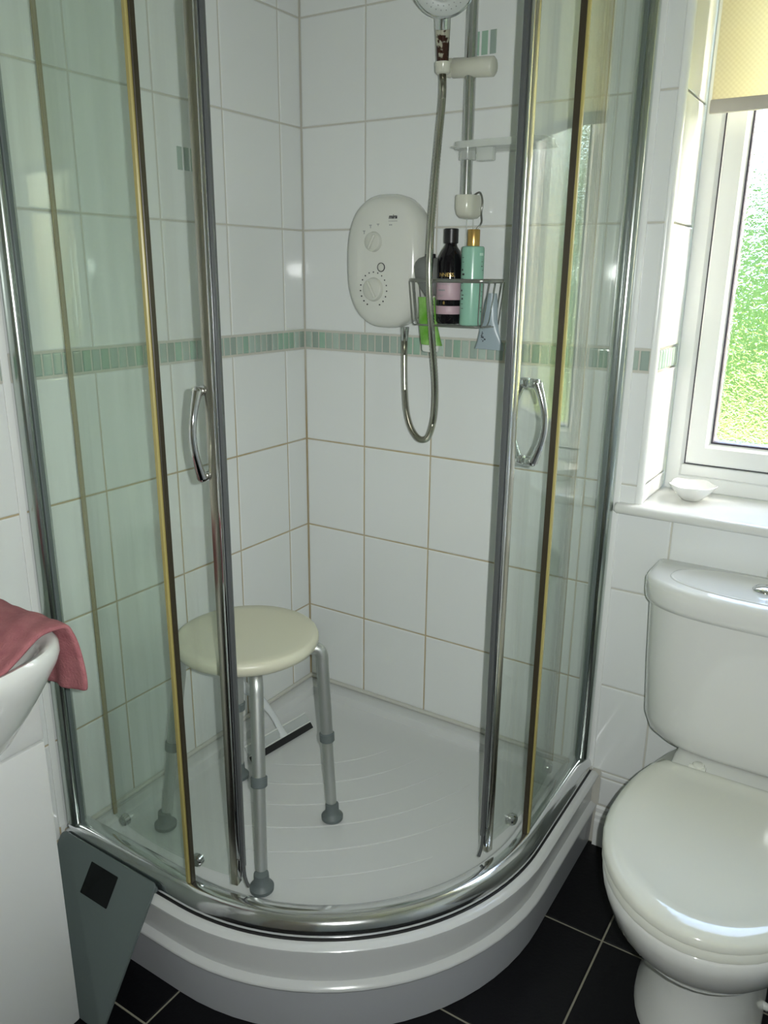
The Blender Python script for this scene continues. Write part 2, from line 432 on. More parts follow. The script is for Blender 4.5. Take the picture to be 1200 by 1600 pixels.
def lay(axis, plane, parent, cols, rows, hole=None, mat=None, name='tile', blocks=()):
    for i in range(len(cols) - 1):
        for j in range(len(rows) - 1):
            rs = [(cols[i], cols[i + 1], rows[j], rows[j + 1])]
            if hole: rs = [q for r in rs for q in cut(r, hole)]
            for hb in blocks: rs = [q for r in rs for q in cut(r, hb)]
            for a0, a1, b0, b1 in rs:
                sa, sb = a1 - a0 - JT, b1 - b0 - JT
                if sa < .006 or sb < .006: continue
                ca, cb = (a0 + a1) / 2, (b0 + b1) / 2
                loc = {'-y': (ca, plane, cb), 'x': (plane, ca, cb), '-x': (plane, ca, cb), 'z': (ca, cb, plane)}[axis]
                inst(name, tile_mesh(axis, sa, sb, mat or M['tile']), loc, parent)
ROWS_LO = [0, .191, .441, .691, .941, 1.189]; ROWS_HI = [1.237, 1.489, 1.732, 1.975, 2.22, RZ]
colsB = [0] + [.192 + .202 * i for i in range(9)]; colsB[-1] = RX; colsB = [c for c in colsB if c <= RX]
colsL = [0, -.0823] + [-.0823 - .2 * i for i in range(1, 12)]; colsL = sorted([c for c in colsL if c > RY] + [RY])
hole = (WIN[0] - .012, WIN[1] + .012, WIN[2] - .022, WIN[3])
ACC_B = (.470, .530, 1.835, 1.885); ACC_L = (-.43, -.37, 1.590, 1.640)
TRAY_B = (0, .90, -.1, .208); TRAY_L = (-.90, 0, -.1, .208); SKB = (0, RX, -.1, .112)
lay('-y', 0, wall_back, colsB, ROWS_LO, hole, blocks=[TRAY_B, SKB]); lay('-y', 0, wall_back, colsB, ROWS_HI, hole)
lay('x', 0, wall_left, colsL, ROWS_LO, blocks=[TRAY_L]); lay('x', 0, wall_left, colsL, ROWS_HI)
colsR = [RY + .2 * i for i in range(12)]; colsR = [c for c in colsR if c < 0] + [0]
lay('-x', RX, wall_right, colsR, ROWS_LO); lay('-x', RX, wall_right, colsR, ROWS_HI)

MOS = ['mosaic_a', 'mosaic_b', 'mosaic_a', 'mosaic_c', 'mosaic_b']
def mosaic(axis, plane, parent, a0, a1, b0=1.191, b1=1.235, pitch=.0222, hole=None):
    n = max(1, round((a1 - a0) / pitch)); p = (a1 - a0) / n
    for k in range(n):
        c = a0 + (k + .5) * p
        if hole and hole[0] - p / 2 < c < hole[1] + p / 2: continue
        mt = M[random.choice(MOS)]
        loc = {'-y': (c, plane, (b0 + b1) / 2), 'x': (plane, c, (b0 + b1) / 2), '-x': (plane, c, (b0 + b1) / 2)}[axis]
        inst('mosaic_tile', tile_mesh(axis, p - .0042, b1 - b0 - .003, mt), loc, parent)
mosaic('-y', 0, wall_back, 0, WIN[0] - .014); mosaic('-y', 0, wall_back, WIN[1] + .02, RX)
mosaic('x', 0, wall_left, -1.60, 0)
mosaic('-y', -.0012, wall_back, ACC_B[0], ACC_B[1], ACC_B[2], ACC_B[3], .020); mosaic('x', .0012, wall_left, ACC_L[0], ACC_L[1], ACC_L[2], ACC_L[3], .020)

# window reveal tiles (left and right cheeks), corner trims, sill
lay('x', WIN[0], wall_back, [.002, .188], [.9, .941, 1.189]); lay('x', WIN[0], wall_back, [.002, .188], [1.237, 1.489, 1.732, 1.975, WIN[3]])
mosaic('x', WIN[0], wall_back, .004, .186)
lay('-x', WIN[1], wall_back, [.002, .188], [.9, .941, 1.189, 1.489, 1.732, 1.975, WIN[3]])
def corner_trim(name, x, s):
    bm = bmesh.new()
    prof = [(0, 0)] + [(-.012 * s * 1 + .012 * s * math.sin(t), .012 - .012 * math.cos(t) - .0015) for t in [k * PI / 2 / 6 for k in range(7)]]
    L = [(x - .013 * s, .004), (x - .013 * s, -.0018)] + [(x - .012 * s + .0135 * s * math.sin(t), .0115 - .0135 * math.cos(t)) for t in [k * PI / 2 / 6 for k in range(7)]] + [(x - .004 * s, .0115)]
    loft(bm, [[Vector((a, b, z)) for a, b in L] for z in (.9005, WIN[3])])
    return obj(name, bm, M['upvc'], smooth=30, kind='structure')
corner_trim('trim_1', WIN[0], 1); corner_trim('trim_2', WIN[1], -1)
bm = bmesh.new(); Ls = []
for x, k in ((.874, .3), (.8765, .75), (.883, 1), (1.62, 1)):
    L = [(.245, .9), (.245, .9 - .022)] + [(-.018 + .011 * (1 - k) - .011 * k * math.sin(t), .889 - .011 * k * math.cos(t)) for t in [PI * q / 8 for q in range(9)]]
    Ls.append([Vector((x, y, z)) for y, z in L])
# the tiled stub beside the opening lets only the nosing run past the corner
for i in range(3):
    Ls[i][0].y = -.0005; Ls[i][1].y = -.0005
Ls.insert(3, [v.copy() for v in Ls[3]])
for v in Ls[2]: v.x = WIN[0] - .0035
Ls.insert(2, [Vector((.883, v.y, v.z)) for v in Ls[2]])
for v in Ls[4]: v.x = WIN[0] - .0030
loft(bm, Ls); sill = obj('trim_3', bm, M['ceramic'], smooth=50, kind='structure')

# window frame
window = empty('window_1', (1.245, .21, .9), kind='structure')
def frame_ring(name, x0, x1, z0, z1, wd, y0, y1, mat, bev=.003, parent=window):
    for nm, pts in (('l', None),):
        bm = bmesh.new()
        def ring(i, y): return [Vector((x0 + i, y, z0 + i)), Vector((x1 - i, y, z0 + i)), Vector((x1 - i, y, z1 - i)), Vector((x0 + i, y, z1 - i))]
        loft(bm, [ring(0, y1), ring(0, y0 + bev), ring(bev, y0), ring(wd - bev * 2.5, y0), ring(wd, y0 + bev * 2.5), ring(wd, y1), ring(0, y1)], False, False)
        bmesh.ops.remove_doubles(bm, verts=bm.verts[:], dist=1e-6)
        return obj(name, bm, mat, parent)
X0, X1, Z0, Z1 = WIN
frame_ring('frame', X0, X1, Z0, Z1, .040, .190, .250, M['upvc'])
frame_ring('gasket', X0 + .0405, X1 - .0405, Z0 + .0625, Z1 - .0405, .004, .196, .24, M['dark_gap'], .0005)
bm = bmesh.new(); box(bm, (X0 + .036, .188, Z0 + .036), (X1 - .036, .24, Z0 + .062), .002); obj('frame_sill', bm, M['upvc'], window)
sash = frame_ring('sash', X0 + .045, X1 - .045, Z0 + .067, Z1 - .045, .050, .182, .235, M['upvc'], .004)
frame_ring('glazing_bead', X0 + .0951, X1 - .0951, Z0 + .1171, Z1 - .0951, .004, .190, .23, M['dark_gap'], .0005)
bm = bmesh.new(); box(bm, (X0 + .0955, .204, Z0 + .1175), (X1 - .0955, .210, Z1 - .0955)); obj('pane', bm, M['obscure'], window)

# skirting, wall seal strips beside the shower
def skirting(name, x0, x1, y):
    bm = bmesh.new(); prof = [(0, 0), (-.012, 0), (-.012, .070), (-.009, .076), (-.009, .086), (-.005, .092), (-.005, .104), (0, .110)]
    loft(bm, [[Vector((x, y + o, z)) for o, z in prof] for x in (x0, x1)]); return obj(name, bm, M['upvc'], kind='structure')
skirting('baseboard_back', .900, RX, 0)
for nm, lo, hi in (('trim_4', (.866, -.0035, .208), (.882, .001, 2.1)), ('trim_5', (-.001, -.886, .24), (.0035, -.871, 2.1))):
    bm = bmesh.new(); box(bm, lo, hi, .001); obj(nm, bm, M['upvc'], kind='structure')

# floor tiles
T = .338
colsF = [0] + [.005 + T * i for i in range(1, 6)] + [RX]; colsF = sorted(set([0] + [x for x in (.343, .681, 1.019, 1.357, 1.695)] + [RX]))
rowsF = sorted([0, -.299, -.637, -.975, -1.313, -1.651, -1.989, -2.327, RY])
lay('z', 0, floor, colsF, rowsF, mat=M['floor_tile'])

# door behind the camera
door = empty('door_1', (1.0, RY + .02, 0), kind='structure')
bm = bmesh.new(); box(bm, (.62, RY + .001, 0.001), (1.38, RY + .04, 1.98), .003)
obj('door_leaf', bm, M['door'], door)
bm = bmesh.new(); cyl(bm, (.70, RY + .04, 1.0), (.70, RY + .09, 1.0), .01); cyl(bm, (.70, RY + .085, 1.0), (.82, RY + .085, 1.0), .009); obj('door_handle', bm, M['chrome'], door, True)

# ------------------------------------------------------------------ outside
bm = bmesh.new(); box(bm, (-14, .26, -.35), (18, 30, -.25)); o = obj('lawn', bm, M['lawn'], kind='structure')
def leaves(bm, n, fn, s=.09):
    for _ in range(n):
        p = fn(); a = Vector((random.gauss(0, 1), random.gauss(0, 1), random.gauss(0, 1))).normalized(); b = a.orthogonal().normalized(); c = a.cross(b)
        q = s * random.uniform(.6, 1.3)
        vs = [bm.verts.new(p + v) for v in (b * q, c * q * .45 + a * q * .1, -b * q, -c * q * .45 + a * q * .1)]; bm.faces.new(vs)
hedge = empty('hedge', (1, 7.5, -.25), 'long green garden hedge seen through the textured window pane', 'hedge')
bm = bmesh.new()
def hp():
    x = random.uniform(-3, 8); h = 2.75 + .25 * math.sin(x * 1.7) + .15 * math.sin(x * 4.1)
    return Vector((x, random.uniform(6.9, 8.2), random.uniform(-.25, h)))
leaves(bm, 11000, hp, .11); obj('foliage', bm, M['leaf'], hedge, kind='stuff')
bm = bmesh.new(); Ls = []
for i in range(23):
    x = -3 + i * .5; h = 2.5 + .2 * math.sin(x * 1.7); Ls.append([Vector((x, 7.2, -.25)), Vector((x, 7.1 + .1 * math.sin(x * 3), h * .5)), Vector((x, 7.4, h)), Vector((x, 7.9, h)), Vector((x, 8.0, -.25))])
loft(bm, Ls); obj('hedge_core', bm, M['leaf'], hedge)
tree = empty('tree', (3.4, 10, -.25), 'light green leafy tree rising behind the hedge outside the window', 'tree')
bm = bmesh.new(); tube(bm, spline([(3.4, 10, -.25), (3.35, 10, 1.5), (3.5, 9.9, 3.0)]), lambda i, n: .16 - .08 * i / n); obj('trunk', bm, M['bark'], tree, True)
bm = bmesh.new()
def tp():
    while True:
        p = Vector((random.uniform(-1, 1), random.uniform(-1, 1), random.uniform(-1, 1)))
        if p.length < 1: return Vector((3.5, 10, 3.6)) + Vector((p.x * 2.2, p.y * 1.2, p.z * 1.6))
leaves(bm, 2600, tp, .12); obj('foliage', bm, M['leaf2'], tree, kind='stuff')
tree2 = empty('tree', (8.6, 13.6, -.25), 'yellow green spreading tree further right behind the garden hedge', 'tree')
bm = bmesh.new(); tube(bm, spline([(8.6, 13.6, -.25), (8.5, 13.6, 1.8), (8.7, 13.5, 3.2)]), lambda i, n: .20 - .09 * i / n); obj('trunk', bm, M['bark'], tree2, True)
bm = bmesh.new()
def tp2():
    while True:
        p = Vector((random.uniform(-1, 1), random.uniform(-1, 1), random.uniform(-1, 1)))
        if p.length < 1: return Vector((8.6, 13.6, 4.2)) + Vector((p.x * 3.0, p.y * 1.5, p.z * 2.2))
leaves(bm, 4500, tp2, .14); obj('foliage', bm, M['leaf2'], tree2, kind='stuff')

# ------------------------------------------------------------------ shower tray
CQ = .35
def quad(W, mrg, z, na=20, ns=5):
    """closed quadrant outline: from left wall end, along front, round the arc, to back wall end, then the corner"""
    R = W - CQ; P = []
    for k in range(ns): P.append((mrg + (CQ - mrg) * k / ns, -W))
    for k in range(na + 1):
        a = -PI / 2 + PI / 2 * k / na; P.append((CQ + R * math.cos(a), -CQ + R * math.sin(a)))
    for k in range(1, ns + 1): P.append((W, -CQ + (CQ - mrg) * k / ns))
    P.append((mrg, -mrg))
    return [Vector((x, y, z)) for x, y in P]
tray = empty('shower_tray', (.45, -.45, 0), 'white quadrant shower tray with a curved stepped front on black floor tiles', 'shower tray')
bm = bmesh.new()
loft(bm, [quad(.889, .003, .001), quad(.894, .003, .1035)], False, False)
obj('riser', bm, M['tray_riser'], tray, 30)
bm = bmesh.new(); loft(bm, [quad(.8935, .003, .1030), quad(.8985, .003, .1040), quad(.900, .003, .1075), quad(.8980, .003, .1120), quad(.884, .003, .1180)], False, False)
obj('riser_lip', bm, M['acrylic'], tray, 60)  # ledge of the riser; brighter material paints in its light-catching band
bm = bmesh.new()
loft(bm, [quad(.8845, .003, .1170), quad(.886, .003, .184), quad(.893, .003, .188), quad(.898, .003, .193), quad(.898, .003, .198), quad(.893, .003, .203), quad(.886, .003, .205),
    quad(.826, .014, .205), quad(.822, .030, .204), quad(.812, .040, .198), quad(.800, .048, .180), quad(.790, .056, .1755), quad(.72, .12, .1745), quad(.60, .22, .174), quad(.45, .33, .174)], False, True)
obj('basin', bm, M['acrylic'], tray, 35)
def ridges():
    for r, a0, a1 in ((.42, 22, 66), (.50, 18, 70), (.58, 17, 72), (.66, 16, 74), (.74, 24, 66), (.82, 34, 56)):
        bm = bmesh.new(); pts = []
        for k in range(25):
            a = math.radians(-(a0 + (a1 - a0) * k / 24)); pts.append(Vector((.0 + r * math.cos(a), .0 + r * math.sin(a), .1745)))
        tube(bm, pts, lambda i, n: .0014 * math.sin(PI * (i + .6) / (n + .2)) + .0003, 6); obj('grip_ridge', bm, M['acrylic'], tray, True)
ridges()
for pts in ([(.004, -.004, .211), (.004, -.88, .211)], [(.004, -.004, .211), (.88, -.004, .211)]):
    bm = bmesh.new(); tube(bm, pts, .0062, 10); obj('silicone_bead', bm, M['silicone'], tray, True)

# ------------------------------------------------------------------ enclosure
enc = empty('shower_enclosure', (.45, -.45, .205), 'quadrant shower enclosure with clear glass, chrome curved rail and sliding doors', 'shower screen')
def qpath(W, na=36):
    R = W - CQ; P = [((0.004, -W), (0, -1)), ((CQ * .5, -W), (0, -1))]
    for k in range(na + 1):
        a = -PI / 2 + PI / 2 * k / na; P.append(((CQ + R * math.cos(a), -CQ + R * math.sin(a)), (math.cos(a), math.sin(a))))
    P += [((W, -CQ * .5), (1, 0)), ((W, -.004), (1, 0))]; return P
GW = .852
prof = [(-.030, .2055), (.024, .2055), (.0262, .212), (.026, .220), (.0225, .230), (.016, .238), (.006, .2435), (-.006, .245), (-.018, .243), (-.026, .238), (-.030, .232)]
bm = bmesh.new(); sweep2(bm, qpath(GW), prof); obj('bottom_rail', bm, M['chrome_rail'], enc, 50)
bm = bmesh.new(); sweep2(bm, qpath(GW), [(.0235, .2052), (.0282, .2052), (.0282, .2070), (.0255, .2085)]); obj('rail_gasket', bm, M['rubber'], enc, 50)
bm = bmesh.new(); sweep2(bm, qpath(GW), [(o, 2.225 - z + .04) for o, z in prof]); obj('top_rail', bm, M['chrome'], enc, 50)
# slotted clip under the straight left length of the rail
bm = bmesh.new(); box(bm, (.02, -.8835, .2055), (.29, -.8745, .2195), .003, 2); obj('rail_clip', bm, M['grey_rubber'], enc, 40)
for x in (.065, .225):
    bm = bmesh.new(); box(bm, (x, -.8850, .2095), (x + .03, -.8830, .2155), .0008); obj('slot', bm, M['black_cap'], enc)
for nm, b in (('l', ((.001, -.872, .235), (.034, -.834, 2.03))), ('r', ((.834, -.034, .235), (.872, -.001, 2.03)))):
    bm = bmesh.new(); box(bm, b[0], b[1], .013, 5); p = obj('wall_profile', bm, M['profile'], enc, 30)
    bm = bmesh.new()
    if nm == 'l': box(bm, (.0338, -.8560, .235), (.0385, -.8470, 2.03), .001)
    else: box(bm, (.8470, -.0385, .235), (.8560, -.0338, 2.03), .001)
    obj('glazing_seal', bm, M['grey_rubber'], p)
for nm in 'lr':
    bm = bmesh.new()
    if nm == 'l': box(bm, (.037, -GW - .003, .243), (.352, -GW + .003, 2.028))
    else: box(bm, (GW - .003, -.352, .243), (GW + .003, -.037, 2.028))
    fp = obj('fixed_panel', bm, M['glass_fixed'], enc)
    a = bmesh.new(); b = bmesh.new()
    if nm == 'l':
        box(a, (.3500, -GW - .005, .2445), (.3600, -GW + .006, 2.026), .002); box(b, (.3605, -GW - .002, .2445), (.3640, -GW + .009, 2.026), .001)
    else:
        box(a, (GW - .006, -.3600, .2445), (GW + .005, -.3500, 2.026), .002); box(b, (GW - .009, -.3640, .2445), (GW + .002, -.3605, 2.026), .001)
    obj('edge_seal', a, M['seal_gold'], fp, label='yellowed plastic edge seal'); obj('edge_fin', b, M['seal_dark'], fp)
def arc_between(A, B, R, n=14):
    """circular arc from A to B bulging away from the shower corner"""
    A = Vector(A); B = Vector(B); mid = (A + B) / 2; d = (B - A); L = d.length; nr = Vector((d.y, -d.x)).normalized()
    if nr.dot(mid) < 0: nr = -nr
    c = mid - nr * math.sqrt(R * R - L * L / 4); out = []
    a0 = math.atan2(A.y - c.y, A.x - c.x); a1 = math.atan2(B.y - c.y, B.x - c.x)
    if a1 - a0 > PI: a1 -= 2 * PI
    if a1 - a0 < -PI: a1 += 2 * PI
    for k in range(n + 1):
        a = a0 + (a1 - a0) * k / n; out.append(((c.x + R * math.cos(a), c.y + R * math.sin(a)), (math.cos(a), math.sin(a))))
    return out
def strip(path, off0, off1, z0, z1, bm=None):
    bm = bm or bmesh.new(); return sweep2(bm, path, [(off0, z0), (off1, z0), (off1, z1), (off0, z1)])
def sliding_door(trail, lead, flip):
    P = arc_between(trail, lead, .80, 40)
    dz0, dz1 = .262, 2.015
    d = obj('sliding_door', strip(P[:38], -.003, .003, dz0, dz1), M['glass_door'], enc, 40)
    (lx, ly), (nx, ny) = P[-1]; t = Vector((P[-1][0][0] - P[-2][0][0], P[-1][0][1] - P[-2][0][1])).normalized(); n = Vector((nx, ny))
    def pr(name, s0, s1, o0, o1, z0, z1, mat, bev=.0015, label=None):
        b = bmesh.new(); box(b, (s0, o0, z0), (s1, o1, z1), bev, 2)
        mm = Matrix(((t.x, n.x, 0, lx), (t.y, n.y, 0, ly), (0, 0, 1, 0), (0, 0, 0, 1)))
        for v in b.verts: v.co = mm @ v.co
        return obj(name, b, mat, d, 30, label=label)
    pr('door_profile', -.019, -.004, -.008, .009, dz0 - .014, dz1, M['door_silver'])
    pr('chrome_strip', -.0038, .0035, -.009, .010, dz0 + .05, dz1, M['chrome'], label='polished chrome strip')
    pr('magnetic_seal', .0038, .0105, -.003, .0055, dz0 + .03, dz1, M['seal_grey'], label='dark grey magnetic seal')
    b = bmesh.new(); tube(b, [Vector((lx + t.x * q + n.x * .002, ly + t.y * q + n.y * .002, z)) for q, z in ((.0072, .295), (.0074, .280), (.0085, .268), (.0115, .257), (.0165, .2475))], .0034, 8); obj('seal_tail', b, M['seal_grey'], d, 60)
    pr('end_cap', -.0035, .0035, -.008, .009, dz0 + .004, dz0 + .048, M['chrome'], .001)
    (tx, ty), (n2x, n2y) = P[0]; t2 = Vector((P[1][0][0] - tx, P[1][0][1] - ty)).normalized()
    b = bmesh.new(); box(b, (-.003, -.0045, dz0), (.002, .0045, dz1), .001)
    mm = Matrix(((t2.x, n2x, 0, tx), (t2.y, n2y, 0, ty), (0, 0, 1, 0), (0, 0, 0, 1)))
    for v in b.verts: v.co = mm @ v.co
    obj('trailing_seal', b, M['seal_brown'], d)
    # D handles either side of the glass
    hp = P[-8 if flip else -4]; hx, hy = hp[0]; hn = Vector(hp[1])
    for side, out in ((1, .035), (-1, .034)):
        b = bmesh.new(); zt, zb = 1.202, 1.062; pts = []
        for k in range(21):
            u = k / 20; z = zt + (zb - zt) * u; o = .016 + (out - .016) * math.sin(PI * u)
            pts.append(Vector((hx + hn.x * o * side, hy + hn.y * o * side, z)))
        tube(b, pts, lambda i, N: .0062 + .0028 * abs(2 * i / (N - 1) - 1) ** 3, 12)
        for z in (zt, zb):
            cyl(b, (hx + hn.x * .003 * side, hy + hn.y * .003 * side, z), (hx + hn.x * .019 * side, hy + hn.y * .019 * side, z), .0095, .0085, 16, .001)
        obj('handle', b, M['chrome'], d, 60)
    # rollers
    for i in (5, 29):
        (wx, wy), wn = P[i]; wn = Vector(wn)
        for z in (.272, 2.005):
            b = bmesh.new(); cyl(b, (wx - wn.x * .006, wy - wn.y * .006, z), (wx + wn.x * .010, wy + wn.y * .010, z), .0125, .0125, 20, .003); obj('roller_cap', b, M['chrome_brushed'], d, 40)
    # bottom seal, clear curved wipe
    return d
sliding_door((.090, -.808), (.447, -.803), False)
sliding_door((.808, -.105), (.801, -.466), True)

# ------------------------------------------------------------------ shower unit
unit = empty('electric_shower', (.293, 0, 1.256), 'white rounded electric shower unit with two dials on the tiled wall', 'shower unit')
UC = (.2885, 1.410)
def ysec(cx, cz, a, b, y, n=2.5, seg=56): return [Vector((p[0], y, p[1])) for p in superell(cx, cz, a, b, n, seg)]
bm = bmesh.new()
loft(bm, [ysec(*UC, .103, .148, -.0005), ysec(*UC, .105, .152, -.012), ysec(*UC, .1060, .1535, -.035), ysec(*UC, .1045, .1515, -.055), ysec(*UC, .099, .144, -.070), ysec(*UC, .086, .131, -.0795), ysec(*UC, .06, .104, -.0845), ysec(*UC, .03, .06, -.0858)])
obj('cover', bm, M['unit'], unit, 60)
def yfront(x, z):
    return -.0862
def dial(name, x, z, r, ang, seg=32):
    b = bmesh.new(); mm = Matrix.Translation((x, -.0835, z)) @ Matrix.Rotation(PI / 2, 4, 'X')
    lathe(b, [(r * 1.04, 0), (r, .004), (r * .94, .0095), (r * .86, .0115), (0, .012)], mm, seg)
    d = obj(name, b, M['knob'], unit, 50)
    b = bmesh.new(); box(b, (-.0035, .0105, -r * .80), (.0035, .0165, r * .80), .0025, 2)
    mm = Matrix.Translation((x, -.0835, z)) @ Matrix.Rotation(PI, 4, 'Z') @ Matrix.Rotation(ang, 4, 'Y')
    for v in b.verts: v.co = mm @ v.co
    obj('grip', b, M['knob'], d, 50)
dial('power_dial', .275, 1.4555, .0225, math.radians(-28)); dial('temperature_dial', .275, 1.3480, .0270, math.radians(30))
b = bmesh.new()
for k in range(17):
    a = math.radians(-62 + 304 * k / 16)
    cyl(b, (.275 + .0375 * math.cos(a), -.078, 1.348 + .0395 * math.sin(a)), (.275 + .0375 * math.cos(a), -.0862, 1.348 + .0395 * math.sin(a)), .0017, seg=8)
obj('dial_marks', b, M['print_dark'], unit)
b = bmesh.new(); mm = Matrix.Translation((.2965, -.0835, 1.3985)) @ Matrix.Rotation(PI / 2, 4, 'X')
lathe(b, [(.0105, 0), (.0105, .0034), (.0088, .0036), (.0088, 0)], mm); obj('button_ring', b, M['print_dark'], unit)
b = bmesh.new(); lathe(b, [(.0085, 0), (.0085, .0035), (.006, .0048), (0, .005)], mm); obj('stop_button', b, M['knob'], unit, 50)
FR = lambda x, z, y=-.0862: Matrix.Translation((x, y, z)) @ Matrix.Rotation(PI / 2, 4, 'X')
text('logo', 'mira', .0125, M['print_dark'], unit, FR(.3265, 1.5095, -.0850), bold=.0004, shear=.25)
b = bmesh.new(); box(b, (.3150, -.0852, 1.4995), (.3380, -.0835, 1.5005)); box(b, (.3170, -.0852, 1.4905), (.3200, -.0835, 1.4935)); box(b, (.3215, -.0852, 1.4905), (.3245, -.0835, 1.4935)); obj('small_print', b, M['print_grey'], unit)
b = bmesh.new()
for x, z in ((.2475, 1.4790), (.2655, 1.4915), (.2865, 1.4935)):
    box(b, (x - .0035, -.0852, z), (x + .0035, -.0840, z + .0018)); box(b, (x - .0008, -.0852, z - .0060), (x + .0012, -.0840, z))
obj('flow_icons', b, M['print_grey'], unit)
b = bmesh.new(); cyl(b, (.342, -.048, 1.262), (.342, -.049, 1.228), .0105, .0078, 20, .001); obj('outlet', b, M['chrome_brushed'], unit, 40)

# flexible hose
HP = [(0.342, -0.049, 1.238), (.3425, -.050, 1.20), (0.348, -0.055, 1.126), (.356, -.060, 1.070), (0.370, -0.065, 1.030), (0.392, -0.07, 1.004), (0.413, -0.075, .9985), (0.433, -0.08, 1.011), (0.449, -0.085, 1.062), (0.455, -0.095, 1.139), (0.463, -0.135, 1.270), (0.4625, -0.1495, 1.372), (0.4610, -0.147, 1.440), (0.459, -0.137, 1.514), (0.459, -0.12, 1.643), (0.455, -0.100, 1.732), (0.450, -0.090, 1.772), (.4475, -.0875, 1.789)]
pts = spline(HP, 34)
bm = bmesh.new(); tube(bm, pts, lambda i, n: .0083 if (i % 2) else .0072, 9)
o = obj('shower_hose', bm, M['hose'], None, 60); tag(o, 'ribbed metal shower hose looping below the white shower unit', 'hose')

# riser rail with slide holder, soap shelf
rr = empty('riser_rail', (.494, 0, 1.48), 'chrome shower riser rail with white slider on the tiled wall', 'shower rail')
bm = bmesh.new(); cyl(bm, (.494, -.050, 1.515), (.494, -.050, 2.15), .0125, seg=24); obj('rail', bm, M['chrome_brushed'], rr, 40)
for z, s in ((1.534, 1), (2.14, -1)):
    bm = bmesh.new(); L = []
    for dz, f in ((.018, .96), (.014, 1.0), (-.010, 1.0), (-.022, .90), (-.029, .68), (-.031, .4)):
        L.append([Vector((.494 + x * .0235 * f, min(-.0005, -.034 + y * .038 * f), z + dz * s)) for x, y in superell(0, 0, 1, 1, 3.0, 32)])
    loft(bm, L); obj('wall_bracket', bm, M['offwhite'], rr, 50)
bm = bmesh.new(); cyl(bm, (.452, -.052, 1.8065), (.550, -.052, 1.7995), .0195, .0195, 28, .003)
sh = obj('slide_holder', bm, M['offwhite'], rr, 50)
bm = bmesh.new(); cyl(bm, (.436, -.066, 1.8065), (.4515, -.053, 1.8065), .0170, .0192, 28, .003)
lathe(bm, [(.0120, 0), (.0160, .004), (.0175, .022), (.0140, .024)], Matrix.Translation((.447, -.086, 1.789)), 24); obj('holder_cup', bm, M['offwhite'], sh, 50)
# clear soap shelf clipped to the rail
bm = bmesh.new(); box(bm, (.486, -.115, 1.640), (.690, -.022, 1.6435), .001)
fr = rrect(.486, -.118, .692, -.020, .03); fr2 = rrect(.491, -.113, .687, -.025, .026)
loft(bm, [[Vector((x, y, 1.638)) for x, y in fr], [Vector((x, y, 1.652)) for x, y in fr], [Vector((x, y, 1.652)) for x, y in fr2], [Vector((x, y, 1.640)) for x, y in fr2]], False, False)
bm2 = bmesh.new(); lathe(bm2, [(.0132, 0), (.0185, .001), (.0185, .028), (.0132, .029)], Matrix.Translation((.494, -.050, 1.622)), 24)
st = obj('soap_shelf', bm, M['clear_plastic'], rr, 40); obj('shelf_clip', bm2, M['clear_plastic'], rr, 50)
bm = bmesh.new(); box(bm, (.545, -.112, 1.612), (.582, -.090, 1.6385), .003, 2); obj('shelf_hook', bm, M['clear_plastic'], rr, 40)

# hand shower
hs = empty('hand_shower', (.447, -.086, 1.79), 'chrome hand shower with round perforated head and worn brown handle', 'shower head')
hd = Vector((.018, -.030, .105)).normalized(); h0 = Vector((.447, -.088, 1.806)); h1 = Vector((.461, -.118, 1.905))
bm = bmesh.new(); tube(bm, spline([h0, h0.lerp(h1, .35), h0.lerp(h1, .62)], 6), lambda i, n: .0125 + .003 * i / n, 20); obj('handle', bm, M['handle_worn'], hs, 60, label='cream handle worn through to dark brown')
bm = bmesh.new(); tube(bm, spline([h0 - hd * .014, h0], 4), lambda i, n: .0095 + .003 * i / n, 20); obj('hose_nut', bm, M['chrome'], hs, 60)
fn = Vector((.38, -.80, -.46)).normalized(); hc = Vector((.482, -.156, 1.938))
bm = bmesh.new(); tube(bm, spline([h0.lerp(h1, .62), h0.lerp(h1, .85), hc - fn * .034 - Vector((0, 0, .03)), hc - fn * .024], 6), lambda i, n: .0158 + .001 * i / n, 20); obj('neck', bm, M['chrome'], hs, 60)
mm = axis_mtx(hc, fn)
bm = bmesh.new(); lathe(bm, [(.012, -.026), (.035, -.018), (.061, -.007), (.0660, -.001), (.0660, .002), (.062, .0045)], mm, 48); obj('head_shell', bm, M['chrome'], hs, 50)
bm = bmesh.new(); lathe(bm, [(.0622, .0035), (.0605, .0058), (.038, .0066), (.036, .0058), (.034, .0066), (.0, .0075)], mm, 48); face = obj('spray_face', bm, M['grey_face'], hs, 50)
bm = bmesh.new()
for r, n in ((.050, 30), (.042, 24), (.028, 18), (.020, 12), (.010, 6)):
    for k in range(n):
        a = 2 * PI * k / n; p = mm @ Vector((r * math.cos(a), r * math.sin(a), .0055)); cyl(bm, p, p + fn * .0028, .0013, .0009, 6)
obj('nozzles', bm, M['print_grey'], face, kind='stuff')

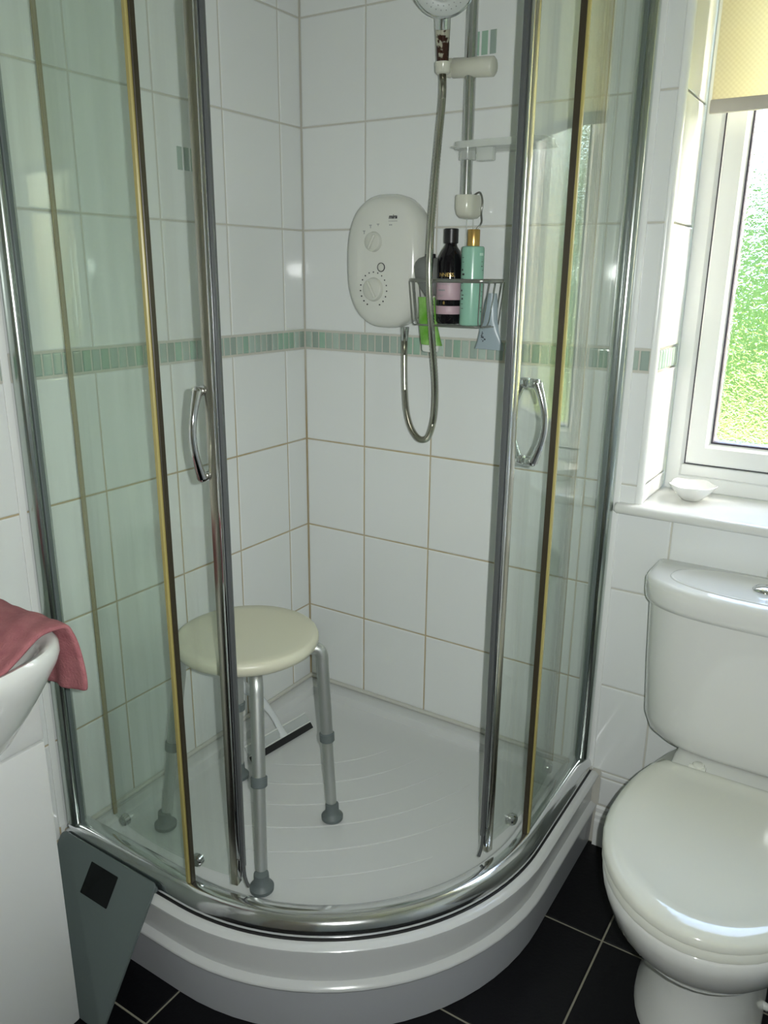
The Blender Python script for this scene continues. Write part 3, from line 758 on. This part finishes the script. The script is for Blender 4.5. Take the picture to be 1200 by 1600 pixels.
# wire basket with bottles
bk = empty('wire_basket', (.478, -.066, 1.272), 'grey wire shower basket hanging from the riser rail beside the unit', 'basket')
BX0, BX1, BY0, BY1, BZ0, BZ1 = .3965, .592, -.134, -.030, 1.2735, 1.371
def closed_tube(bm, pts, r, seg=8, sz=None):
    P = [Vector(p) for p in pts]; n = len(P); loops = []
    for i in range(n):
        t = (P[(i + 1) % n] - P[i - 1]).normalized(); up = Vector((0, 0, 1)); s = t.cross(up).normalized()
        loops.append([P[i] + s * math.cos(2 * PI * k / seg) * r + up * math.sin(2 * PI * k / seg) * (sz or r) for k in range(seg)])
    loops.append(loops[0])
    rows = [[bm.verts.new(p) for p in L] for L in loops[:-1]]; rows.append(rows[0])
    for i in range(n):
        for j in range(seg): bm.faces.new((rows[i][j], rows[i][(j + 1) % seg], rows[i + 1][(j + 1) % seg], rows[i + 1][j]))
bm = bmesh.new(); closed_tube(bm, [(x, y, BZ1) for x, y in rrect(BX0, BY0, BX1, BY1, .022, 6)], .0022, 8, .0042); obj('rim', bm, M['wire'], bk, 50)
bm = bmesh.new(); closed_tube(bm, [(x, y, BZ0 + .001) for x, y in rrect(BX0 + .016, BY0 + .008, BX1 - .016, BY1 - .008, .018, 6)], .0016); obj('base_ring', bm, M['wire'], bk, 50)
for x in (.404, .4165, .5795, .5875):
    f = .0; q = (x - .494) * .06
    bm = bmesh.new(); tube(bm, [(x, BY0 - .001, BZ1 - .002), (x - q, BY0 + .006, BZ0 + .012), (x - q, BY0 + .009, BZ0 + .003), (x - q, BY0 + .016, BZ0 - .0005), (x - q, BY1 - .016, BZ0 - .0005), (x - q, BY1 - .009, BZ0 + .003), (x - q, BY1 - .006, BZ0 + .012), (x, BY1 + .001, BZ1 - .002)], .0013, 6); obj('wire', bm, M['wire'], bk, 50)
for y in (-.112, -.082, -.050):
    bm = bmesh.new(); tube(bm, [(BX0 + .001, y, BZ1 - .002), (BX0 + .013, y, BZ0 + .012), (BX0 + .017, y, BZ0 + .003), (BX0 + .024, y, BZ0 - .0015), (BX1 - .024, y, BZ0 - .0015), (BX1 - .017, y, BZ0 + .003), (BX1 - .013, y, BZ0 + .012), (BX1 - .001, y, BZ1 - .002)], .0013, 6); obj('wire', bm, M['wire'], bk, 50)
for x in (.486, .506):
    bm = bmesh.new(); tube(bm, spline([(x, -.0310, BZ1), (x, -.0300, 1.43), (x + (.494 - x) * .2, -.028, 1.503)], 5), .0012, 6); obj('hanger_wire', bm, M['clear_plastic'], bk)
bm = bmesh.new(); tube(bm, spline([(.500, -.022, 1.554), (.518, -.030, 1.558), (.528, -.036, 1.540), (.5265, -.036, 1.515), (.520, -.020, 1.496), (.508, -.022, 1.480)], 6), .0022, 8); obj('hanger_loop', bm, M['wire'], bk, 50)

def bottle(name, label, cx, cy, prof, mat, capprof, capmat, z0):
    e = empty(name, (cx, cy, z0), label, 'bottle')
    b = bmesh.new(); lathe(b, prof, Matrix.Translation((cx, cy, z0)), 36); body = obj('body', b, mat, e, 40)
    b = bmesh.new(); lathe(b, capprof, Matrix.Translation((cx, cy, z0)), 32); obj('cap', b, capmat, e, 40)
    return e, body
def face_cam(cx, cy, z, r, yaw=0):
    d = Vector((CC.x - cx, CC.y - cy, 0)).normalized(); a = math.atan2(d.x, -d.y) + yaw
    R = Matrix.Rotation(a, 4, 'Z') @ Matrix.Rotation(PI / 2, 4, 'X')
    n = Vector((math.sin(a), -math.cos(a), 0)); T = Matrix.Translation(Vector((cx, cy, z)) + n * r); return T @ R
bx, by = .4800, -.086; ZB = 1.2755
be, bb = bottle('black_bottle', 'glossy black bottle with a pink label and black cap in wire basket', bx, by,
    [(.020, 0), (.026, .002), (.0295, .008), (.0295, .132), (.0270, .146), (.0200, .160), (.0150, .167), (.0130, .172), (.0130, .178)], M['black_glossy'],
    [(.0148, .1745), (.0160, .1755), (.0160, .2040), (.0145, .2055), (0, .2058)], M['black_cap'], ZB)
b = bmesh.new(); lathe(b, [(.0296, .023), (.0299, .0235), (.0299, .0405), (.0296, .041)], Matrix.Translation((bx, by, ZB)), 36); lb = obj('label_foot', b, M['pink_label'], be, 60)
b = bmesh.new(); lathe(b, [(.0296, .054), (.0299, .0545), (.0299, .0975), (.0296, .098)], Matrix.Translation((bx, by, ZB)), 36); lb = obj('label_band', b, M['pink_label'], be, 60)
text('gold_lettering', 'NNESS.', .0118, M['gold_print'], be, face_cam(bx, by, ZB + .1075, 0.0297, -.25), wrap=.0297)
text('gold_emblem', '8', .0095, M['gold_print'], be, face_cam(bx, by, ZB + .0475, .0297, -.42), wrap=.0297)
b = bmesh.new()
def wrapbar(b, cx, cy, r, a0, a1, z0, z1):
    base = math.atan2(CC.x - cx, -(CC.y - cy)); L = []
    for k in range(5):
        a = base + a0 + (a1 - a0) * k / 4; n = Vector((math.sin(a), -math.cos(a), 0))
        L.append([Vector((cx, cy, 0)) + n * (r - .0006) + Vector((0, 0, z0)), Vector((cx, cy, 0)) + n * (r + .0002) + Vector((0, 0, z0)), Vector((cx, cy, 0)) + n * (r + .0002) + Vector((0, 0, z1)), Vector((cx, cy, 0)) + n * (r - .0006) + Vector((0, 0, z1))])
    loft(b, L)
for z, a0, a1, h in ((.0935, -.75, -.30, .0010), (.0895, -.95, .05, .0008), (.0865, -.95, .0, .0008), (.0735, -.95, -.35, .0030), (.0640, -.95, -.40, .0008), (.0615, -.95, -.50, .0008)):
    wrapbar(b, bx, by, .0300, a0, a1, ZB + z, ZB + z + h)
obj('label_print', b, M['print_grey'], be)
gx, gy = .5400, -.096; ZG = 1.2755
ge, gb = bottle('green_bottle', 'pale green cylinder bottle with gold cap in the wire basket', gx, gy,
    [(.020, 0), (.0240, .002), (.0248, .006), (.0248, .160), (.0240, .1655), (.0215, .1675), (.012, .168)], M['green_bottle'],
    [(.0132, .1675), (.0136, .169), (.0136, .2005), (.0128, .2020), (0, .2022)], M['gold'], ZG)
b = bmesh.new()
random.seed(4)
for base_a, rng in ((-.98, .30), (1.02, .24)):
    for k in range(16):
        z = ZG + .020 + k * .0088 + random.uniform(-.001, .001)
        if base_a > 0 and k > 13: continue
        if random.random() < .25: continue
        a = base_a + random.uniform(-.08, .08); wrapbar(b, gx, gy, .0250, a - rng * random.uniform(.2, .6), a + rng * random.uniform(.2, .6), z, z + random.choice((.001, .0018, .004)))
obj('dark_lettering', b, M['print_dark'], ge, kind='stuff')
b = bmesh.new(); wrapbar(b, gx, gy, .0250, .62, 1.05, ZG + .148, ZG + .1535); obj('pale_patch', b, M['pale_print'], ge)
# tubes poking down through the basket
def flat_tube(name, label, secs, mat, cap=None):
    """secs: (x, y, z, half width, half depth)"""
    e = empty(name, (secs[-1][0], secs[-1][1], secs[-1][2]), label, 'tube')
    b = bmesh.new(); loft(b, [[Vector((cx + p[0], cy + p[1] + p[0] * sk, z + p[0] * tl)) for p in superell(0, 0, hw, hd_, 2.2, 24)] for cx, cy, z, hw, hd_, sk, tl in secs]); obj('body', b, mat, e, 50)
    if cap:
        b = bmesh.new(); loft(b, [[Vector((cx + p[0], cy + p[1] + p[0] * sk, z + p[0] * tl)) for p in superell(0, 0, hw, hd_, 2.6, 24)] for cx, cy, z, hw, hd_, sk, tl in cap]); obj('cap', b, M['white_cap'], e, 50)
    return e
flat_tube('green_tube', 'lime green squeezy tube with white cap poking below the wire basket',
    [(.4265, -.0955, 1.334, .0205, .003, .1, 0), (.428, -.0955, 1.318, .0200, .006, .1, 0), (.4320, -.0955, 1.275, .0220, .0095, .1, 0), (.439, -.0955, 1.242, .0245, .0120, .1, -.04), (.443, -.0955, 1.228, .0255, .0125, .1, -.05)], M['green_tube'],
    [(.4405, -.0955, 1.2275, .0210, .0110, .1, -.05), (.440, -.0955, 1.2150, .0200, .0105, .1, -.05), (.440, -.0955, 1.212, .0170, .009, .1, -.05)])
e = flat_tube('blue_grey_tube', 'pale blue grey tube hanging crimped end down through basket right side',
    [(.572, -.058, 1.345, .010, .010, .1, 0), (.571, -.058, 1.325, .0145, .0125, .1, 0), (.569, -.058, 1.285, .0185, .0100, .1, 0), (.570, -.060, 1.262, .0230, .0070, .1, -.02), (.572, -.060, 1.236, .0300, .0035, .1, -.03), (.572, -.060, 1.222, .0345, .0012, .1, -.03)], M['blue_tube'])
b = bmesh.new(); random.seed(2)
for k in range(26):
    a, r = random.uniform(-1.2, 1.2), random.uniform(0, .013); x = .5525 + r * math.cos(a) * .9; z = 1.249 + r * math.sin(a)
    t = max(0, min(1, (z - 1.236) / .026)); y = -.060 + (x - .571) * .1 - (.0035 + .0035 * t) * math.sqrt(max(0, 1 - ((x - .571) / .031) ** 2)) - .0006
    cyl(b, (x, y + .001, z), (x, y - .0003, z), random.uniform(.0005, .0013), seg=6)
obj('dark_splatter_print', b, M['print_dark'], e)
# grey domed pot and slim black handle behind the hose
gp = empty('grey_pot', (.415, -.070, 1.333), 'grey domed plastic pot tilted in the left end of wire basket', 'pot')
mm = axis_mtx((.4370, -.0880, 1.3365), (-.20, -.05, 1))
bm = bmesh.new(); lathe(bm, [(.0110, 0), (.0160, .004), (.0240, .022), (.0305, .042), (.0310, .052), (.0305, .062)], mm, 32); obj('pot_body', bm, M['grey_plastic'], gp, 40)
bm = bmesh.new(); lathe(bm, [(.0300, .0622), (.0296, .070), (.0250, .080), (.0160, .0865), (0, .089)], mm, 32); obj('domed_lid', bm, M['grey_plastic'], gp, 40)
rz = empty('razor', (.4400, -.100, 1.29), 'slim black handle with pale tip standing left of the black bottle', 'razor')
bm = bmesh.new(); tube(bm, spline([(.4480, -.1240, 1.3420), (.4480, -.1225, 1.380), (.4480, -.117, 1.420)], 6), lambda i, n: .0050 + .0012 * math.sin(i / n * PI), 12); obj('handle', bm, M['black_cap'], rz, 50)
bm = bmesh.new(); tube(bm, spline([(.4485, -.1250, 1.3150), (.4480, -.1242, 1.3300), (.4480, -.1240, 1.3415)], 4), .0036, 10); obj('tip', bm, M['chrome_brushed'], rz, 50)
bm = bmesh.new(); box(bm, (.4360, -.124, 1.4180), (.4580, -.113, 1.4275), .002, 2); obj('blade_head', bm, M['black_cap'], rz, 40)

# ------------------------------------------------------------------ stool
st = empty('shower_stool', (.277, -.59, .174), 'round cream plastic shower stool on grey adjustable legs in the tray', 'stool')
SX, SY = .250, -.545
bm = bmesh.new(); lathe(bm, [(.10, .596), (.145, .597), (.1525, .602), (.1565, .611), (.1565, .618), (.1535, .6255), (.147, .629), (.125, .6275), (0, .6265)], Matrix.Translation((SX, SY, 0)), 56); obj('seat', bm, M['stool_seat'], st, 50)
bm = bmesh.new(); lathe(bm, [(.030, .570), (.034, .572), (.034, .5955), (.03, .5958)], Matrix.Translation((SX, SY, 0)), 28); obj('hub', bm, M['alu'], st, 40)
legs = [((.378, -.446), (.425, -.476)), ((.350, -.632), (.435, -.734)), ((.150, -.650), (.125, -.705)), ((.142, -.462), (.137, -.475))]
for (ex, ey), (fx, fy) in legs:
    e_ = Vector((ex, ey, .580)); f_ = Vector((fx, fy, .1765)); c0 = Vector((SX, SY, .583)); hub = c0.lerp(Vector((ex, ey, .586)), .2)
    dn = (f_ - e_).normalized(); hor = (Vector((ex, ey, .585)) - c0).normalized()
    pm_ = e_ + dn * .205; k = e_ - hor * .030 + Vector((0, 0, .006))
    bm = bmesh.new(); tube(bm, [hub, hub.lerp(k, .5)] + spline([k, e_ - hor * .008 + Vector((0, 0, .003)), e_ + dn * .012, e_ + dn * .035], 6) + [e_ + dn * .1, pm_], .0142, 18)
    lg = obj('leg', bm, M['alu'], st, 60)
    bm = bmesh.new(); cyl(bm, pm_ - dn * .010, pm_ + dn * .012, .0172, .0168, 22, .002); obj('collar', bm, M['grey_rubber'], lg, 40)
    bm = bmesh.new(); cyl(bm, pm_ + dn * .010, f_ - dn * .025, .0125, .0125, 20); obj('lower_tube', bm, M['alu'], lg, 40)
    side = Vector((-.75, .66, 0)); bm = bmesh.new()
    for q in range(8):
        p = e_ + dn * (.055 + .019 * q); cyl(bm, p + Vector((.012, -.004, 0)) * 0 + Vector((math.cos(2.4), math.sin(2.4), 0)) * .0134, p + Vector((math.cos(2.4), math.sin(2.4), 0)) * .0147, .0028, seg=8)
    obj('adjusting_holes', bm, M['black_cap'], lg)
    bm = bmesh.new(); lathe(bm, [(.021, 0), (.0245, .002), (.0250, .010), (.0195, .016), (.0160, .020), (.0150, .040), (.0118, .042)], Matrix.Translation((fx, fy, .1760)), 26); obj('foot', bm, M['grey_rubber'], lg, 40)

# ------------------------------------------------------------------ squeegee
sq = empty('squeegee', (.128, -.30, .176), 'clear plastic squeegee with black rubber blade behind the stool legs', 'squeegee')
a0, a1 = Vector((.128, -.415, .1772)), Vector((.156, -.196, .1772)); ax_ = (a1 - a0).normalized(); up_ = Vector((-.62, 0, .78)); up_ = (up_ - ax_ * up_.dot(ax_)).normalized(); no_ = ax_.cross(up_)
LQ = (a1 - a0).length; MQ = Matrix(((ax_.x, no_.x, up_.x, a0.x), (ax_.y, no_.y, up_.y, a0.y), (ax_.z, no_.z, up_.z, a0.z), (0, 0, 0, 1)))
bm = bmesh.new(); box(bm, (0, -.002, 0), (LQ, .002, .017), .0005, 1, MQ); obj('rubber_blade', bm, M['rubber'], sq)
bm = bmesh.new(); box(bm, (0, -.003, .0172), (LQ, .0005, .046), .001, 1, MQ); pl = obj('blade_holder', bm, M['clear_blade'], sq)
bm = bmesh.new(); box(bm, (0, -.0045, .0440), (LQ, .002, .0480), .001, 1, MQ); box(bm, (0, -.0045, .0172), (LQ, .002, .0205), .001, 1, MQ); obj('holder_edge', bm, M['white_cap'], sq)
cq = MQ @ Vector((LQ * .56, -.001, .030))
pts = spline([cq + up_ * -.012, cq + up_ * .010, cq + Vector((-.030, -.008, .055)), Vector((.060, -.345 + .02, .315)), Vector((.040, -.38, .37)), Vector((.036, -.40, .40))], 7)
bm = bmesh.new(); tube(bm, pts, lambda i, n: .0145 - .005 * min(1, i / 8) if i < 14 else .0095 + .0075 * math.sin(PI * min(1, (i - 14) / (n - 14)) * .8), 14, flat=(no_, .6)); obj('handle', bm, M['squeegee_handle'], sq, 60)

# ------------------------------------------------------------------ bathroom scale leaning on the tray
sc_ = empty('bathroom_scale', (.155, -1.0, 0), 'grey green glass bathroom scale leaning against the shower tray front', 'bathroom scale')
b0 = Vector((.0060, -1.0340, .0045)); vx = Vector((1, -.012, 0)).normalized(); vz = Vector((-.010, .1530, .2270)).normalized(); vz = (vz - vx * vz.dot(vx)).normalized(); vn = vx.cross(vz)
MS = Matrix(((vx.x, vz.x, vn.x, b0.x), (vx.y, vz.y, vn.y, b0.y), (vx.z, vz.z, vn.z, b0.z), (0, 0, 0, 1)))
ol = rrect(0, 0, .290, .276, .012, 6)
bm = bmesh.new(); prism(bm, ol, -.003, .004, .0015, MS); obj('glass_plate', bm, M['scale_glass'], sc_, 40)
bm = bmesh.new(); prism(bm, rrect(.03, .03, .26, .200, .02), -.016, -.0032, .002, MS); obj('under_tray', bm, M['grey_rubber'], sc_, 40)
bm = bmesh.new(); prism(bm, rrect(.112, .190, .194, .252, .0015, 1), .0040, .0048, 0, MS); obj('display', bm, M['black_screen'], sc_)
for u_, v_ in ((.05, .05), (.24, .05), (.05, .178), (.24, .178)):
    bm = bmesh.new(); cyl(bm, MS @ Vector((u_, v_, -.0158)), MS @ Vector((u_, v_, -.0205)), .013, .011, 18); obj('foot', bm, M['grey_rubber'], sc_, 40)

# ------------------------------------------------------------------ toilet
TX = 1.224
tl = empty('toilet', (TX, -.35, 0), 'white close coupled toilet with closed lid under the window', 'toilet')
def egg(w, yb, ym, yf, z, n=44, nb=2.0, nf=2.0, cx=TX, clip=None):
    """half width w at ym, back at yb, front at yf"""
    out = []
    for k in range(n):
        t = 2 * PI * k / n; c, s = math.cos(t), math.sin(t); e = nb if s > 0 else nf
        x = w * math.copysign(abs(c) ** (2 / e), c); y = ym + (yb - ym if s > 0 else ym - yf) * math.copysign(abs(s) ** (2 / e), s)
        if clip is not None: y = min(y, clip)
        out.append(Vector((cx + x, y, z)))
    return out
bm = bmesh.new()
loft(bm, [egg(.118, -.10, -.33, -.505, .001, nb=3.5), egg(.116, -.10, -.33, -.500, .02, nb=3.5), egg(.096, -.10, -.32, -.460, .07, nb=3.5), egg(.084, -.10, -.32, -.442, .13, nb=3.5), egg(.082, -.09, -.33, -.455, .18, nb=3.5),
    egg(.122, -.07, -.36, -.530, .225, nb=3.5), egg(.150, -.04, -.39, -.598, .268, nb=3.5), egg(.172, -.03, -.41, -.640, .315, nb=3.2), egg(.183, -.02, -.42, -.660, .360, nb=3.0), egg(.185, -.02, -.42, -.663, .385, nb=3.0), egg(.180, -.025, -.42, -.658, .392, nb=3.0)])
obj('bowl', bm, M['ceramic'], tl, 60)
bm = bmesh.new(); loft(bm, [[Vector((x, y, z)) for x, y in rrect(TX - a, -.245, TX + a, -.004, .03)] for a, z in ((.118, .386), (.128, .405), (.130, .418), (.126, .424))]); obj('rear_deck', bm, M['ceramic'], tl, 60)
def clipped(w, z, yf, inset=0): return egg(w, -.10 - inset, -.42, yf, z, nb=2.1, clip=-.215 - inset)
bm = bmesh.new(); loft(bm, [clipped(.182, .394, -.662), clipped(.187, .398, -.668), clipped(.187, .408, -.668), clipped(.184, .4125, -.665)]); obj('seat_ring', bm, M['toilet_lid'], tl, 40)
bm = bmesh.new(); loft(bm, [clipped(.183, .4135, -.664), clipped(.188, .417, -.669), clipped(.188, .427, -.669), clipped(.184, .4325, -.664, .003), clipped(.174, .4355, -.652, .008), clipped(.150, .4375, -.624, .02), clipped(.1465, .4360, -.620, .023), clipped(.10, .4365, -.56, .06)]); obj('lid', bm, M['toilet_lid'], tl, 50)
for s in (-1, 1):
    bm = bmesh.new(); cyl(bm, (TX + s * .075, -.208, .4245), (TX + s * .075, -.208, .4400), .013, .012, 20, .003); cyl(bm, (TX + s * .060, -.214, .430), (TX + s * .092, -.214, .430), .0075, seg=14); obj('hinge', bm, M['toilet_lid'], tl, 50)
def cist(a, ys, yf, z, n=36, yb=-.004):
    """flat back, straight sides to ys, bowed front to yf"""
    P = [(TX - a, yb), (TX - a, (yb + ys) / 2)]
    for k in range(n + 1):
        t = PI * k / n; c, s = -math.cos(t), math.sin(t)
        P.append((TX + a * math.copysign(abs(c) ** (2 / 3.4), c), ys + (yf - ys) * abs(s) ** (2 / 2.0)))
    P += [(TX + a, (yb + ys) / 2), (TX + a, yb)]
    return [Vector((x, y, z)) for x, y in P]
bm = bmesh.new(); loft(bm, [cist(.160, -.09, -.150, .4245), cist(.184, -.09, -.162, .428), cist(.204, -.09, -.168, .440), cist(.216, -.09, -.173, .470), cist(.225, -.09, -.178, .60), cist(.232, -.09, -.183, .733)]); obj('cistern', bm, M['ceramic'], tl, 50)
bm = bmesh.new(); loft(bm, [cist(.233, -.09, -.186, .7335), cist(.240, -.09, -.194, .737), cist(.243, -.09, -.198, .747), cist(.244, -.09, -.199, .777), cist(.240, -.09, -.194, .786, yb=-.006), cist(.230, -.088, -.184, .7905, yb=-.010)])
obj('cistern_lid', bm, M['ceramic'], tl, 50)
def dish(f, z): return [Vector((TX + x * f, -.098 + y * f, z)) for x, y in superell(0, 0, .195, .075, 2.4, 48)]
bm = bmesh.new(); loft(bm, [dish(1, .7900), dish(.99, .7922), dish(.97, .7928), dish(.945, .7918), dish(.90, .7910)]); obj('lid_panel', bm, M['ceramic'], tl, 60)
bm = bmesh.new(); lathe(bm, [(.0235, 0), (.0240, .002), (.0215, .006), (.0185, .0075), (.0180, .0060), (.0150, .0085), (0, .0105)], Matrix.Translation((1.2095, -.092, .7908)), 36); obj('flush_button', bm, M['chrome'], tl, 50)
bm = bmesh.new(); tube(bm, spline([(TX, -.09, .17), (TX, -.05, .17), (TX, -.006, .17)], 4), .052, 24); obj('waste_pipe', bm, M['upvc'], tl, 50)
for s in (-1, 1):
    bm = bmesh.new(); cyl(bm, (TX + s * .1100, -.30, .018), (TX + s * .126, -.30, .014), .008, .007, 14, .002); obj('floor_screw_cap', bm, M['white_cap'], tl, 50)

# little dish on the sill
dx, dy = 1.012, .110
bm = bmesh.new()
def fl(r, z, wv=0): return [Vector((dx + r * (1 + wv * math.cos(5 * t)) * math.cos(t), dy + r * (1 + wv * math.cos(5 * t)) * math.sin(t), z + wv * .03 * math.cos(5 * t))) for t in [2 * PI * k / 50 for k in range(50)]]
loft(bm, [fl(.019, .9006), fl(.022, .902), fl(.034, .914, .02), fl(.046, .929, .04), fl(.0505, .9360, .05), fl(.0490, .9365, .05), fl(.0445, .930, .04), fl(.032, .916, .02), fl(.020, .906)])
o = obj('small_bowl', bm, M['dish'], None, 60); tag(o, 'small white fluted dish on the window sill corner', 'dish')

# ------------------------------------------------------------------ blind
bl = empty('roller_blind', (1.245, .13, 1.70), 'cream woven roller blind half lowered over the window', 'blind')
bm = bmesh.new(); Ls = []
for z in (1.728, 1.80, 1.90, 2.0, 2.10): Ls.append([Vector((.952, .1295, z)), Vector((1.538, .1295, z)), Vector((1.538, .1302, z)), Vector((.952, .1302, z))])
loft(bm, Ls); obj('fabric', bm, M['blind'], bl)
bm = bmesh.new(); box(bm, (.950, .1255, 1.703), (1.540, .1345, 1.729), .002, 2); obj('bottom_bar', bm, M['blind_bar'], bl, 30)
bm = bmesh.new(); cyl(bm, (.946, .135, 2.115), (1.544, .135, 2.115), .018, seg=24); obj('roller', bm, M['upvc'], bl, 40)
for x in (.9345, 1.5445):
    bm = bmesh.new(); box(bm, (x, .112, 2.09), (x + .011, .158, 2.149), .002); obj('bracket', bm, M['upvc'], bl)

# ------------------------------------------------------------------ vanity unit, basin, towel
va = empty('vanity_unit', (.15, -1.36, 0), 'white gloss vanity unit below the wash basin by left wall', 'vanity')
VY0, VY1 = -1.62, -1.080
bm = bmesh.new(); box(bm, (.004, VY0 + .002, .084), (.282, VY0 + .018, .790), .001); obj('side_panel', bm, M['vanity'], va)
bm = bmesh.new(); box(bm, (.004, VY1 - .018, .084), (.282, VY1 - .002, .790), .001); obj('side_panel', bm, M['vanity'], va)
bm = bmesh.new(); box(bm, (.004, VY0 + .019, .084), (.281, VY1 - .019, .100), .001); obj('base_panel', bm, M['vanity'], va)
bm = bmesh.new(); box(bm, (.004, VY0 + .01, .0005), (.262, VY1 - .01, .0835), .001); obj('plinth', bm, M['vanity'], va)
bm = bmesh.new(); box(bm, (.2825, VY0, .6655), (.300, VY1, .7900), .003, 2); obj('top_panel', bm, M['vanity'], va, 30)
mid = (VY0 + VY1) / 2
for y0, y1, hy in ((VY0, mid - .0015, mid - .03), (mid + .0015, VY1, mid + .03)):
    bm = bmesh.new(); box(bm, (.2825, y0, .0865), (.300, y1, .6620), .003, 2); d = obj('door', bm, M['vanity'], va, 30)
    bm = bmesh.new(); tube(bm, [(.3005, hy, .60), (.318, hy, .60), (.318, hy, .50), (.3005, hy, .50)], .004, 10); obj('handle', bm, M['chrome'], d, 50)
ba = empty('wash_basin', (.20, -1.335, .69), 'white ceramic wash basin with a rounded front edge, at left edge', 'basin')
BCX, BCY, BA, BB = .203, -1.338, .202, .292
def bs(f, z, g=None, dx=0): return [Vector((max(.003, x) + dx, y, z)) for x, y in superell(BCX, BCY, BA * f, BB * (g or f), 4.2, 60)]
bm = bmesh.new(); loft(bm, [bs(.50, .655), bs(.62, .672), bs(.74, .705), bs(.845, .750), bs(.935, .795), bs(.985, .822), bs(1.0, .836), bs(.995, .848), bs(.975, .854), bs(.94, .852), bs(.89, .840), bs(.82, .800), bs(.70, .740), bs(.50, .700), bs(.2, .690)])
obj('bowl', bm, M['ceramic'], ba, 60)
bm = bmesh.new(); lathe(bm, [(.022, 0), (.022, .002), (.016, .003), (0, .003)], Matrix.Translation((BCX, BCY, .6905)), 24); obj('waste', bm, M['chrome'], ba, 50)
bm = bmesh.new(); cyl(bm, (.048, BCY, .846), (.048, BCY, .93), .018, .014, 20, .003); tube(bm, spline([(.048, BCY, .915), (.09, BCY, .935), (.14, BCY, .915)], 6), .011, 14); obj('tap', bm, M['chrome'], ba, 50)
# towel draped over the far rim
bm = bmesh.new()
prof = [(-1.250, .800), (-1.190, .8200), (-1.140, .846), (-1.105, .8640), (-1.078, .8655), (-1.050, .8600), (-1.040, .845), (-1.036, .820), (-1.035, .795), (-1.034, .770), (-1.034, .748)]
rows = []; NX = 26
P = spline([(0, y, z) for y, z in prof], 3)
for i, p in enumerate(P):
    t = i / (len(P) - 1); r = []
    for k in range(NX + 1):
        u = k / NX; x0 = .095 + .075 * max(0, (t - .55) / .45); x1 = .352 + .004 * max(0, min(1, (t - .35) / .3)) + .006 * math.sin(t * 9)
        x = x0 + (x1 - x0) * u
        wv = .0035 * math.sin(u * 9 + t * 4) * (.4 + t) + .002 * math.sin(u * 23 + t * 7)
        dz = -.018 * max(0, t - .75) / .25 * (1 - u) * -1.0 * .6
        r.append(Vector((x, p.y + (wv if t > .55 else 0), p.z + (abs(wv) if t <= .55 else 0) - .026 * (max(0, t - .6) / .4) * (1 - u))))
    rows.append(r)
th = .007
vt = [[bm.verts.new(v) for v in r] for r in rows]
for i in range(len(rows) - 1):
    for k in range(NX): bm.faces.new((vt[i][k], vt[i][k + 1], vt[i + 1][k + 1], vt[i + 1][k]))
o = obj('towel', bm, M['towel'], None, 80); tag(o, 'pink terry towel draped over the white wash basin rim', 'towel')
md = o.modifiers.new('thick', 'SOLIDIFY'); md.thickness = .008; md.offset = 0
md = o.modifiers.new('sub', 'SUBSURF'); md.levels = 1; md.render_levels = 1
